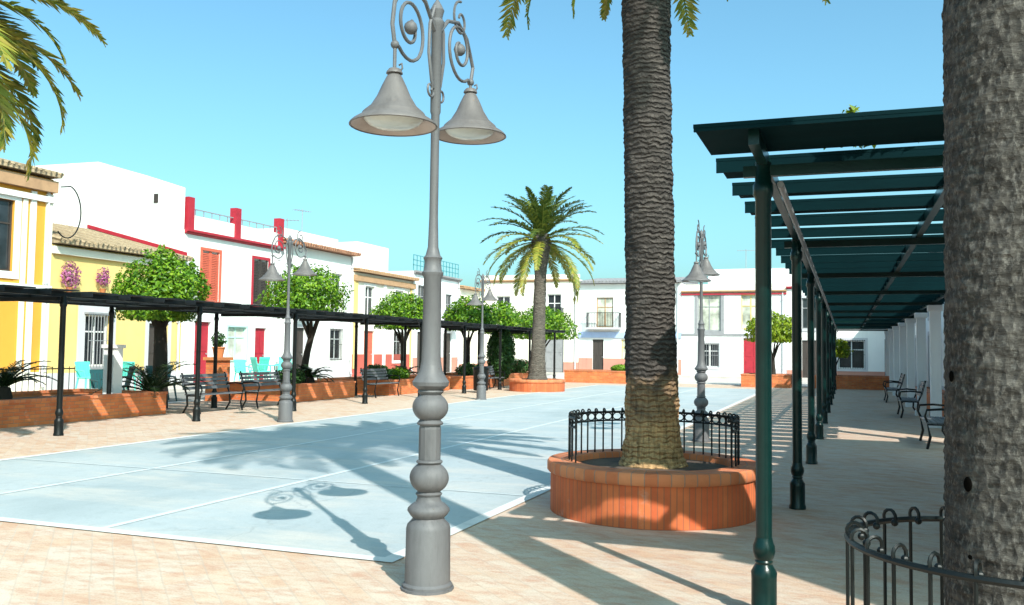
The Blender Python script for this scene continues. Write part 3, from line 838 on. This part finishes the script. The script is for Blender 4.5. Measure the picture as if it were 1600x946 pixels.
b0 = make_bench('grey bench beside the end of the long brick planter with the black railing', -14.2, 18.0, R(90))
G = 'grey metal benches under the pergolas'
dup(b0, (-14.2, 20.2, 0), R(90), 'grey bench at the gap, the one closer to the mint chairs', 1, G)
dup(b0, (-14.1, 26.2, 0), R(90), 'grey bench in front of the gap between the two middle brick planters', 1, G)
dup(b0, (-13.3, 34.0, 0), R(90), 'distant grey bench left of the complete palm planter', 1, G)
dup(b0, (1.30, 17.6, 0), R(-90), 'nearest grey bench under the green pergola on the right', 1, G)
dup(b0, (1.30, 25.4, 0), R(-90), 'middle grey bench under the green pergola', 1, G)
dup(b0, (1.25, 33.0, 0), R(-90), 'farthest small grey bench under the green pergola', 1, G)

# ------------------------------------------------------------------ houses
def house(name, label, loc, rz, W, H, D, wall, wins=(), cat='house', roof=None, cornice=None, plinth=None, grp='houses around the plaza', pil=(), parapet=None, bands=(), hgt2=None):
    """facade in local x (0..W), outward -y; wins: (x, z, w, h, type, opts)"""
    t = thing(name, label, cat, loc, rz, grp)
    mb = MB(); dep = .17
    xs = sorted({0., W} | {q[0] for q in wins} | {q[0] + q[2] for q in wins})
    zs = sorted({0., H} | {q[1] for q in wins} | {q[1] + q[3] for q in wins})
    for i in range(len(xs) - 1):
        for j in range(len(zs) - 1):
            cx, cz = (xs[i] + xs[i + 1]) / 2, (zs[j] + zs[j + 1]) / 2
            if any(q[0] < cx < q[0] + q[2] and q[1] < cz < q[1] + q[3] for q in wins): continue
            mb.quad((xs[i], 0, zs[j]), (xs[i + 1], 0, zs[j]), (xs[i + 1], 0, zs[j + 1]), (xs[i], 0, zs[j + 1]))
    for q in wins:
        x0, z0, x1, z1 = q[0], q[1], q[0] + q[2], q[1] + q[3]
        mb.quad((x0, 0, z0), (x0, dep, z0), (x0, dep, z1), (x0, 0, z1)); mb.quad((x1, 0, z0), (x1, 0, z1), (x1, dep, z1), (x1, dep, z0))
        mb.quad((x0, 0, z0), (x1, 0, z0), (x1, dep, z0), (x0, dep, z0)); mb.quad((x0, 0, z1), (x0, dep, z1), (x1, dep, z1), (x1, 0, z1))
        mb.quad((x0, dep, z0), (x1, dep, z0), (x1, dep, z1), (x0, dep, z1))
    mb.quad((0, 0, 0), (0, 0, H), (0, D, H), (0, D, 0)); mb.quad((W, 0, 0), (W, D, 0), (W, D, H), (W, 0, H))
    mb.quad((0, D, 0), (0, D, H), (W, D, H), (W, D, 0))
    if roof is None: mb.quad((0, 0, H), (W, 0, H), (W, D, H), (0, D, H))
    mb.build('wall', wall, t)
    for q in wins:
        x, z, w_, h_, ty = q[:5]; o = q[5] if len(q) > 5 else {}
        fm = o.get('frame', M['frame_white']); fw = .06
        if ty == 'door':
            mb = MB(); mb.box(x + .004, dep - .07, z + .01, x + w_ - .004, dep - .01, z + h_ - .004)
            for px in (.12, .56):
                for pz in ((.1, .42), (.52, .92)):
                    mb.box(x + w_ * px, dep - .092, z + h_ * pz[0], x + w_ * (px + .32), dep - .071, z + h_ * pz[1])
            dr = mb.build('door', o.get('mat', M['darkwood']), t)
            MB().ball((x + w_ * .86, dep - .1, z + h_ * .48), .035, 8, 6).build('handle', M['chrome'], dr)
        else:
            mb = MB()
            mb.box(x + .003, dep - .08, z + .003, x + fw, dep - .02, z + h_ - .003); mb.box(x + w_ - fw, dep - .08, z + .003, x + w_ - .003, dep - .02, z + h_ - .003)
            mb.box(x + fw, dep - .078, z + .003, x + w_ - fw, dep - .022, z + fw); mb.box(x + fw, dep - .078, z + h_ - fw, x + w_ - fw, dep - .022, z + h_ - .003)
            mb.box(x + w_ / 2 - .03, dep - .076, z + fw, x + w_ / 2 + .03, dep - .024, z + h_ - fw)
            if h_ > 1.3: mb.box(x + fw, dep - .074, z + h_ * .66, x + w_ - fw, dep - .026, z + h_ * .66 + .05)
            f_ = mb.build('window', fm, t)
            MB().box(x + .01, dep - .045, z + .01, x + w_ - .01, dep - .035, z + h_ - .01).build('pane', o.get('glass', M['glass']), f_)
            if ty == 'shutter':
                for k in (0, 1):
                    s = MB(); a = x + k * w_ / 2 + .012; e = a + w_ / 2 - .024
                    s.box(a, .015, z + .02, a + .05, .05, z + h_ - .02); s.box(e - .05, .015, z + .02, e, .05, z + h_ - .02)
                    zz = z + .03
                    while zz < z + h_ - .08:
                        s.box(a + .05, .018, zz, e - .05, .046, zz + .052); zz += .07
                    s.build('shutter', o.get('shut', M['salmon']), f_)
            if ty == 'grille' or o.get('grille'):
                s = MB(); n = max(4, int(w_ / .13)); pj = o.get('proj', .0)
                for k in range(n + 1): s.box(x + w_ * k / n - .01, -.035 - pj, z - .05, x + w_ * k / n + .01, -.015 - pj, z + h_ + .05)
                for zz in (z, z + h_ * .5, z + h_): s.box(x - .02, -.04 - pj, zz - .012, x + w_ + .02, -.036 - pj, zz + .012)
                if pj:
                    for zz in (z - .06, z + h_ + .05): s.box(x - .06, -.06 - pj, zz - .03, x + w_ + .06, -.003, zz + .03)
                s.build('grille', o.get('gmat', M['iron']), f_)
        if o.get('sur') is not None:
            s = MB(); k = o.get('sw', .16)
            s.box(x - k, -.03, z + (0 if ty == 'door' else -k), x - .001, -.002, z + h_ + k); s.box(x + w_ + .001, -.03, z + (0 if ty == 'door' else -k), x + w_ + k, -.002, z + h_ + k)
            s.box(x - .001, -.028, z + h_ + .001, x + w_ + .001, -.002, z + h_ + k)
            if ty != 'door': s.box(x - .001, -.05, z - k, x + w_ + .001, -.002, z - .001)
            s.build('surround', o['sur'], t)
        if o.get('balcony'):
            bal = MB(); bw = o['balcony']; bal.box(x - bw, -.62, z - .14, x + w_ + bw, -.002, z - .02)
            bo = bal.build('balcony', o.get('bmat', M['plinthgrey']), t)
            rl = MB(); n = int((w_ + 2 * bw) / .11)
            for k in range(n + 1):
                xx = x - bw + .03 + (w_ + 2 * bw - .06) * k / n; rl.box(xx - .01, -.59, z - .02, xx + .01, -.57, z + .93)
            rl.box(x - bw, -.60, z + .93, x + w_ + bw, -.56, z + .97)
            for k in range(5):
                for sx in (x - bw + .02, x + w_ + bw - .02): rl.box(sx - .01, -.55 + k * .12, z - .02, sx + .01, -.53 + k * .12, z + .93)
            for sx in (x - bw + .02, x + w_ + bw - .02): rl.box(sx - .018, -.558, z + .931, sx + .018, -.002, z + .968)
            rl.build('railing', M['iron'], bo)
    dp = MB(); xd = W - .22
    dp.tube([(xd, -.02, H - .05), (xd, -.07, H - .3), (xd, -.07, .25), (xd, -.16, .12)], .045, 7)
    for zz in (.8, H * .5, H - .6): dp.box(xd - .065, -.12, zz, xd + .065, -.003, zz + .04)
    dp.build('drainpipe', M['plinthgrey'], t, True)
    if plinth:
        ph, pm = plinth
        dx = sorted([(q[0], q[0] + q[2]) for q in wins if q[1] < ph and q[4] == 'door'])
        a = 0
        for d0, d1 in dx + [(W, W)]:
            if d0 - a > .02: MB().box(a + .001, -.022, 0, d0 - .001, -.002, ph).build('plinth', pm, t)
            a = d1
    for x0, x1, z0, z1, pm in pil:
        MB().box(x0, -.06, z0, x1, -.002, z1).build('pilaster', pm, t)
    for z0, z1, pm, pj in bands:
        MB().box(-.004, -pj, z0, W + .004, -.003, z1).build('string_course', pm, t)
    if cornice:
        cm, ch, cp = cornice
        mb = MB()
        mb.prism([(-.003, H - ch), (-cp * .5, H - ch * .7), (-cp * .55, H - ch * .45), (-cp, H - ch * .4), (-cp, H + .02), (-.003, H + .02)], 'x', -.01, W + .01)
        mb.build('cornice', cm, t)
    if parapet:
        ph, pm = parapet
        MB().box(.002, .01, H + .022, W - .002, .24, H + ph).build('parapet', pm, t)
    if roof:
        kind, rm, rise, over = roof
        mb = MB()
        if kind == 'pitch':
            rd = D * .55
            sl = rise / rd
            mb.prism([(-over, H + .03 - over * sl * .0), (-over, H + .13), (rd, H + .13 + rise), (rd + .0, H + .13 + rise), (D + over, H + .13), (D + over, H + .03)], 'x', -.02, W + .02)
        ro = mb.build('roof', rm, t)
        # round tile ridges running up the front slope
        tb = MB(); n = int(W / .24)
        for k in range(n + 1):
            xx = .0 + W * k / n
            tb.tube([(xx, -over - .02, H + .14), (xx, rd, H + .14 + rise)], .065, 6)
        tb.build('tile_ridges', rm, ro, True)
    return t

LX = -24.0; Z0 = .10
def left(y): return (LX, y, Z0)
gl = dict
house('ochre_house', 'ochre and white two-storey house with tiled eaves at the left edge', left(10.0), R(90), 11.75, 6.8, 9, M['ochre'],
      [(2.0, 3.7, 1.0, 2.2, 'window', gl(sur=M['white'], sw=.22)), (5.4, 3.7, 1.0, 2.2, 'window', gl(sur=M['white'], sw=.22)), (9.35, 3.7, 1.0, 2.2, 'window', gl(sur=M['white'], sw=.22, frame=M['darkwood'])),
       (2.0, .9, 1.0, 1.8, 'grille', gl(sur=M['white'])), (5.3, 0, 1.2, 2.6, 'door', gl(sur=M['white'])), (8.6, .9, 1.0, 1.8, 'grille', gl(sur=M['white']))],
      roof=('pitch', M['tile'], 1.3, .35), pil=[(0.02, .3, .6, 6.3, M['white']), (4.1, 4.4, .6, 6.3, M['white']), (10.62, 10.78, .6, 6.0, M['cream']), (10.9, 11.1, .6, 6.3, M['white']), (11.48, 11.72, .6, 6.3, M['cream'])],
      bands=[(6.35, 6.72, M['browncornice'], .22), (6.02, 6.2, M['white'], .12), (3.1, 3.35, M['white'], .1)], plinth=(.6, M['cream']))
house('yellow_house', 'low yellow house with tiled roof, grey-framed window and pink flowers', left(21.78), R(90), 6.12, 4.72, 8.5, M['yellow'],
      [(1.45, .75, 1.05, 1.75, 'grille', gl(sur=M['plinthgrey'], sw=.3, proj=.16, gmat=M['frame_grey'])), (4.4, 0, 1.0, 2.3, 'door', gl(sur=M['plinthgrey']))],
      roof=('pitch', M['tile'], 1.25, .4), bands=[(4.42, 4.66, M['cream'], .14)], plinth=(.55, M['plinthgrey']))
wh = house('white_house', 'white two-storey house with red shutters and a red-trimmed roof parapet', left(27.93), R(90), 6.4, 6.0, 8, M['white'],
      [(1.05, 3.3, 1.05, 2.0, 'shutter', gl(sur=M['salmon'], sw=.12, shut=M['salmon'])), (4.35, 3.3, 1.05, 2.0, 'shutter', gl(sur=M['redpaint'], sw=.12, shut=M['darkwood'])),
       (.72, 0, .95, 2.45, 'door', gl(mat=M['redpaint'], sur=M['white'])), (2.75, .95, 1.25, 1.35, 'window', gl(frame=M['mintpale'], glass=M['glass_pale'], sur=M['mintpale'], sw=.08)), (4.6, 0, .8, 2.3, 'door', gl(mat=M['redpaint']))],
      cornice=(M['redpaint'], .16, .2))
# parapet with red piers, a rail on top and the tall blank side wall
MB().box(.30, .02, 6.025, 6.38, .2, 6.62).build('parapet', M['white'], wh)
for x in (.12, 3.02, 6.1): MB().box(x, -.06, 6.024, x + .34, .26, 7.3).build('pier', M['redpaint'], wh)
mb = MB(); mb.box(.46, .08, 6.86, 3.02, .12, 6.9); mb.box(3.36, .08, 6.86, 6.1, .12, 6.9)
for k in range(12):
    x = .7 + k * .49; mb.box(x - .012, .085, 6.62, x + .012, .115, 6.86)
mb.build('railing', M['frame_grey'], wh)
sw = MB(); sw.prism([(.02, 0), (.02, 7.62), (1.9, 8.2), (4.2, 8.85), (8.0, 8.9), (8.0, 0)], 'x', -.26, -.012)
# (local y is depth behind the facade)
sw.build('side_wall', M['white'], wh)
mb = MB(); mb.prism([(-.38, 4.92), (4.6, 6.18), (4.6, 6.32), (-.38, 5.06)], 'x', -.31, -.262); mb.build('red_flashing', M['redpaint'], wh)
mb = MB(); mb.box(-.285, 1.1, 7.05, -.261, 1.3, 7.4); mb.build('vent', M['darkwood'], wh)
house('plain_white_house', 'plain white house with grey eave behind the lamp and forked tree', left(34.36), R(90), 6.3, 6.2, 8, M['white'],
      [(.9, 3.3, 1.0, 1.9, 'window', gl(frame=M['frame_grey'], balcony=.25)), (4.2, 3.3, 1.0, 1.9, 'window', gl(sur=M['cream'])), (1.0, 0, 1.0, 2.4, 'door', gl(sur=M['plinthgrey'])), (4.2, .9, 1.1, 1.5, 'grille', gl())],
      roof=('pitch', M['tile_red'], .55, .4), plinth=(.5, M['plinthgrey']))
ch = house('cream_house', 'cream house with brown cornice and pale yellow pilasters left of the big lamp pole', left(40.7), R(90), 6.9, 5.45, 9, M['cream'],
      [(1.2, 3.0, 1.0, 1.8, 'window', gl(sur=M['white'])), (4.6, 3.0, 1.0, 1.8, 'window', gl(sur=M['white'])), (1.2, 0, 1.1, 2.4, 'door', gl(mat=M['salmon'])), (4.5, .8, 1.1, 1.6, 'grille', gl(sur=M['white']))],
      roof=('pitch', M['browncornice'], .5, .35), pil=[(.05, .4, .4, 5.0, M['yellow']), (3.2, 3.5, .4, 5.0, M['white']), (6.5, 6.85, .4, 5.0, M['yellow'])], bands=[(5.0, 5.3, M['browncornice'], .16)], plinth=(1.15, M['redplinth']))
MB().box(1.2, 5.2, 5.3, 6.88, 8.9, 8.1).build('roof_room', M['white'], ch)
bh = house('blue_trim_house', 'white house with dark windows and teal roof railing beside the big lamp pole', left(47.62), R(90), 6.7, 6.1, 9, M['white_b'],
      [(.6, 3.3, 1.0, 2.0, 'window', gl(frame=M['frame_grey'], balcony=.2)), (4.6, 3.0, .95, 2.0, 'window', gl(frame=M['frame_grey'], balcony=.2)), (.6, 0, 1.2, 2.5, 'door', gl()), (4.3, 0, 1.3, 2.5, 'door', gl())],
      cornice=(M['greycornice'], .2, .22), plinth=(.95, M['pink']))
mb = MB()
for zz in (6.45, 6.75, 7.05): mb.box(.05, .05, zz, 6.65, .09, zz + .04)
for k in range(15): mb.box(.05 + k * .468, .05, 6.125, .09 + k * .468, .088, 7.05)
mb.build('roof_railing', M['teal'], bh)
MB().box(.3, 4.0, 6.0, 4.2, 8, 8.0).build('roof_room', M['white'], bh)
house('corner_house', 'cream corner house with brown eave where the left row meets the far row', left(54.34), R(90), 3.6, 5.5, 8, M['cream'],
      [(1.2, 3.0, 1.0, 1.7, 'window', gl(sur=M['yellow'])), (1.2, 0, 1.0, 2.3, 'door', gl())],
      roof=('pitch', M['browncornice'], .4, .35), plinth=(.5, M['pink']))
BY = 58.0
def back(x): return (x, BY, Z0)
house('cream_parapet_house', 'pale cream far house with flat parapet behind the complete palm', back(-23.98), 0, 7.15, 6.3, 9, M['cream'],
      [(1.2, 3.3, 1.0, 1.9, 'window', gl(sur=M['white'])), (4.9, 3.4, 1.0, 1.9, 'window', gl(sur=M['white'], balcony=.2)), (1.2, 0, 1.1, 2.5, 'door', gl()), (4.7, 0, 1.4, 2.6, 'door', gl(mat=M['frame_grey']))],
      cornice=(M['browncornice'], .16, .16), parapet=(.35, M['cream']), plinth=(.7, M['pink']))
hb = house('balcony_house', 'white far house with blue lintel band and balcony left of the big palm trunk', back(-16.81), 0, 6.85, 5.95, 9, M['white'],
      [(1.2, 3.05, 1.15, 2.0, 'window', gl(frame=M['browncornice'], glass=M['glass_pale'], balcony=.55)), (4.7, 3.05, 1.0, 2.0, 'window', gl(frame=M['frame_grey'])), (.95, 0, .75, 2.25, 'door', gl(mat=M['darkwood'])), (2.9, .7, 1.0, 1.55, 'window', gl(frame=M['yellow'], glass=M['glass_pale']))],
      roof=('pitch', M['greycornice'], .6, .35), bands=[(2.36, 2.74, M['blueband'], .1)], plinth=(1.0, M['pink']))
hc = house('red_cornice_house', 'white far house with thin red cornice band and grey-framed windows beside the big palm trunk', back(-9.95), 0, 6.5, 5.4, 9, M['white'],
      [(1.05, 2.85, 1.45, 2.3, 'window', gl(frame=M['frame_grey'], glass=M['glass_pale'], sur=M['frame_grey'], sw=.2)), (3.75, 2.95, 1.2, 2.2, 'window', gl(frame=M['yellow'], glass=M['glass_pale'])), (1.2, .55, 1.2, 1.5, 'grille', gl(sur=M['plinthgrey'], gmat=M['frame_grey'])), (3.9, 0, 1.1, 2.4, 'door', gl(mat=M['redpaint'], sur=M['plinthgrey']))],
      cornice=(M['browncornice'], .14, .18), bands=[(2.55, 2.68, M['frame_grey'], .06), (5.14, 5.24, M['redpaint'], .08)], parapet=(.42, M['cream']), plinth=(.5, M['plinthgrey']))
MB().box(1.2, 3.5, 5.3, 6.4, 8.5, 7.1).build('roof_room', M['white'], hc)
house('end_white_house', 'white far house at the end of the green pergola with a dark window', back(-3.44), 0, 7.5, 5.6, 9, M['white'],
      [(.9, 3.0, 1.1, 1.9, 'window', gl(frame=M['frame_grey'], sur=M['plinthgrey'])), (3.0, .6, 1.5, 1.7, 'grille', gl(sur=M['plinthgrey'])), (4.6, 3.0, 1.1, 1.9, 'window', gl(frame=M['frame_grey'])), (5.6, 0, 1.1, 2.4, 'door', gl(mat=M['darkwood'])), (.9, 0, 1.0, 2.3, 'door', gl(mat=M['darkwood']))],
      cornice=(M['redpaint'], .14, .18), parapet=(.5, M['white']), plinth=(.45, M['pink']))
# right row (faces -X)
RX = 3.3
def right_house(label, y0, y1, H, seed, mats=('white', 'white_b')):
    W = y1 - y0; n = max(1, int(W / 3.2)); wn = []; r_ = random.Random(seed)
    for k in range(n):
        x = W * (k + .5) / n - .5
        wn.append((x, 0, 1.0, 2.4, 'door', gl(mat=M['frame_grey'], sur=M['plinthgrey'])) if k % 2 == 0 else (x, .8, 1.0, 1.6, 'grille', gl(sur=M['plinthgrey'])))
        if H > 5: wn.append((x, 3.2, 1.0, 1.8, 'window', gl(frame=M['frame_grey'], sur=M['plinthgrey'])))
    house('right_row_house', label, (RX, y1, .02), R(-90), W, H, 8, M[mats[seed % 2]], wn, cornice=(M['plinthgrey'], .18, .16), plinth=(.45, M['plinthgrey']),
          pil=[(W * k / n - .12 if k else .01, W * k / n + .14, .46, H - .3, M['white']) for k in range(n)])
right_house('white single-storey house hidden behind the grey palm trunk', 3.1, 13.9, 5.0, 1)
right_house('nearer white house with grey doors seen under the green pergola', 17.6, 31.0, 4.9, 2)
right_house('middle white house with pilasters seen under the green pergola', 31.02, 43.5, 5.7, 3)
right_house('farthest white house of the right-hand row', 43.52, 57.9, 5.9, 4)

# cable hanging in a loop between the ochre and yellow houses
mb = MB(); mb.tube([(-23.55, 21.62, 6.62)] + [(-23.45, 21.82 + .55 * math.sin(q * .19) , 5.85 + .85 * math.cos(q * .19)) for q in range(1, 21)], .022, 6)
tag(mb.build('hanging_cable', M['iron'], smooth=True), 'black cable hanging in a loop at the corner of the ochre house', 'cable')
# flowers on the yellow house wall
for i, (yy, zz, lab) in enumerate(((22.35, 3.75, 'larger pink flowering plant on the yellow wall beside the ochre house'), (23.75, 3.8, 'smaller pink flowering plant in the middle of the yellow wall'))):
    t = thing('flowering_plant', lab, 'plant', (-23.93, yy, zz), 0, 'pink flowers on the yellow wall')
    mb = MB(); leaf_cloud(mb, (.16, 0, .1), (.16, .42 - .12 * i, .48 - .1 * i), 420 - 160 * i, .05, 31 + i, .1); mb.build('blossom', M['flower'], t)
    MB().lathe([(.07, -.42), (.11, -.22), (.12, -.21), (.10, -.2), (.001, -.22)], 12, (.135, 0, -.1), capb=True).build('pot', M['terracotta'], t, True)

# ------------------------------------------------------------------ small things in the gap and on the pavement
def make_chair(label, loc, rz, mk='mint', grp='mint plastic chairs on the far pavement'):
    t = thing('plastic_chair', label, 'chair', loc, rz, grp)
    MB().box(-.24, -.24, .42, .24, .24, .455).build('seat', M[mk], t, bevel=.015)
    mb = MB()
    n = 6
    for k in range(n):
        a = -.235 + k * .08
        mb.prism([(.215, .46), (.245, .46), (.345, .92 - .02 * abs(k - 2.5)), (.315, .92 - .02 * abs(k - 2.5))], 'x', a, a + .068)
    mb.prism([(.31, .85), (.345, .85), (.36, .95), (.325, .95)], 'x', -.25, .25)
    mb.build('backrest', M[mk], t)
    for sx in (-1, 1):
        for sy in (-1, 1):
            l = MB(); l.tube([(sx * .21, sy * .2, .43), (sx * .26, sy * .26, 0)], [.03, .022], 6); l.build('leg', M[mk], t)
        l = MB(); l.tube([(sx * .25, .28, .68), (sx * .27, .0, .67), (sx * .26, -.2, .65), (sx * .24, -.22, .45)], .025, 6); l.build('armrest', M[mk], t)
    return t
c0 = make_chair('leftmost mint chair of the group before the white house', (-22.6, 29.9, .10), R(60))
GC = 'mint plastic chairs on the far pavement'
for x, y, rz, lab in ((-22.2, 30.6, 150, 'mint chair second from left before the white house'), (-22.9, 31.3, -100, 'mint chair against the wall in the middle of the white-house group'),
                      (-22.1, 31.9, 20, 'mint chair second from right before the white house'), (-22.5, 32.6, -60, 'rightmost mint chair, next to the brick pillar'),
                      (-22.4, 21.9, 80, 'leftmost mint chair before the yellow house'), (-22.6, 22.8, -30, 'middle mint chair before the yellow house'), (-22.3, 23.6, 200, 'rightmost mint chair before the yellow house')):
    dup(c0, (x, y, .10), R(rz), lab, 1.0 if y < 25 else 1.12, GC)
M['darkteal'] = mat_noise('dark_teal_plastic_mat', (.015, .075, .085), .2, 5, .45, .05)
cd0 = make_chair('dark teal chair left of the thick orange tree trunk', (-18.2, 18.35, -.012), R(70), 'darkteal', 'dark teal chairs round the orange tree')
for x, y, rz, lab in ((-18.6, 19.2, -60, 'dark teal chair directly behind the thick orange tree trunk'), (-18.3, 20.6, 100, 'dark teal chair right of the thick orange tree trunk'), (-19.1, 21.2, -20, 'dark teal chair farthest right behind the grey benches')):
    dup(cd0, (x, y, -.012), R(rz), lab, 1.08, 'dark teal chairs round the orange tree')
def cafe_table(label, x, y):
    t = thing('cafe_table', label, 'table', (x, y, .10), 0, 'small round tables between the mint chairs')
    MB().lathe([(.001, .74), (.42, .74), (.43, .725), (.42, .71), (.001, .71)], 24).build('tabletop', M['mint'], t)
    MB().lathe([(.25, 0), (.24, .03), (.05, .06), (.03, .2), (.03, .71)], 14).build('leg', M['mintpale'], t, True)
cafe_table('small round mint table before the white house', -21.95, 31.25)
# brick pillar with a pot
t = thing('brick_pillar', 'orange brick pillar right of the mint chairs', 'pillar', (-17.2, 25.95 - 4.35, 0))
MB().box(-.24, -.24, 0, .24, .24, 1.18).build('shaft', M['brick'], t); MB().box(-.3, -.3, 1.182, .3, .3, 1.27).build('cap', M['terracotta'], t)
t = thing('potted_plant', 'small potted plant standing on the orange brick pillar', 'plant', (-17.2, 21.6, 1.27))
MB().lathe([(.001, 0), (.13, 0), (.18, .26), (.2, .27), (.19, .3), (.001, .27)], 14).build('pot', M['terracotta'], t, True)
mb = MB(); leaf_cloud(mb, (0, 0, .5), (.22, .22, .26), 260, .05, 77); mb.build('foliage', M['hedge'], t)
t = thing('stone_pillar', 'slim white stone pillar on the end of the long left planter', 'pillar', (-15.5, 15.85, .40))
MB().box(-.14, -.14, 0, .14, .14, 1.12).build('shaft', M['white'], t); MB().box(-.18, -.18, 1.122, .18, .18, 1.2).build('cap', M['white'], t)
t = thing('litter_bin', 'dark litter bin under the far end of the black pergola', 'bin', (-12.6, 30.6, 0))
MB().lathe([(.24, .08), (.27, .1), (.28, .8), (.3, .82), (.3, .86), (.27, .88), (.22, .86)], 18, capb=True).build('body', M['iron'], t, True)
MB().lathe([(.001, .98), (.2, .96), (.29, .9), (.29, .885)], 18).build('lid', M['iron'], t, True)
MB().box(-.03, -.03, 0, .03, .03, .09).build('foot', M['iron'], t)

# antennas on the roofs
def antenna(label, x, y, z, rz):
    t = thing('roof_antenna', label, 'antenna', (x, y, z), rz, 'antennas on the white roofs')
    MB().tube([(0, 0, 0), (0, 0, 1.7)], .022, 6).build('mast', M['frame_grey'], t)
    mb = MB(); mb.tube([(-.6, 0, 1.6), (.6, 0, 1.6)], .014, 5)
    for k in range(7): mb.tube([(-.55 + k * .18, -.3 + k * .02, 1.6), (-.55 + k * .18, .3 - k * .02, 1.6)], .010, 5)
    mb.build('aerial', M['frame_grey'], t)
antenna('thin roof antenna above the plain white house', -26.5, 38.3, 6.4, .4)
antenna('thin roof antenna on the white roof room left of the big lamp pole', -30.5, 45.6, 8.15, 1.2)
antenna('thin roof antenna above the red-corniced far house', -6.5, 64.0, 7.1, .2)

# low shrubs growing in the planters
def low_shrub(label, x, y, z, rad, h, seed, mat='hedge'):
    t = thing('low_shrub', label, 'shrub', (x, y, z), 0, 'low shrubs in the brick planters')
    mb = MB(); leaf_cloud(mb, (0, 0, h * .55), (rad, rad, h * .5), int(2200 * rad), .055, seed, .25); mb.build('foliage', M[mat], t)
    st = MB()
    for k in range(4): st.tube([(0, 0, -.03), (rad * .5 * math.cos(k * 1.6), rad * .5 * math.sin(k * 1.6), h * .6)], [.025, .008], 5)
    st.build('stem', M['treebark'], t)
low_shrub('low dark shrub in the planter just left of the forked tree', -15.6, 22.9, .40, .45, .55, 101)
low_shrub('low shrub in the near end of the planter before the red plinth', -15.4, 27.8, .40, .55, .6, 102)
low_shrub('rounded green shrub in the middle of the planter before the red plinth', -15.2, 29.0, .40, .45, .5, 103, 'orange')
low_shrub('low shrub just right of the big lamp pole in the far planter', -14.6, 34.2, .40, .6, .6, 104)
low_shrub('larger dark shrub at the far end of the farthest left planter', -14.4, 39.6, .40, .7, .75, 105)
low_shrub('low shrub in the planter across the far end of the court', -10.6, 44.0, .50, .5, .4, 106, 'orange')
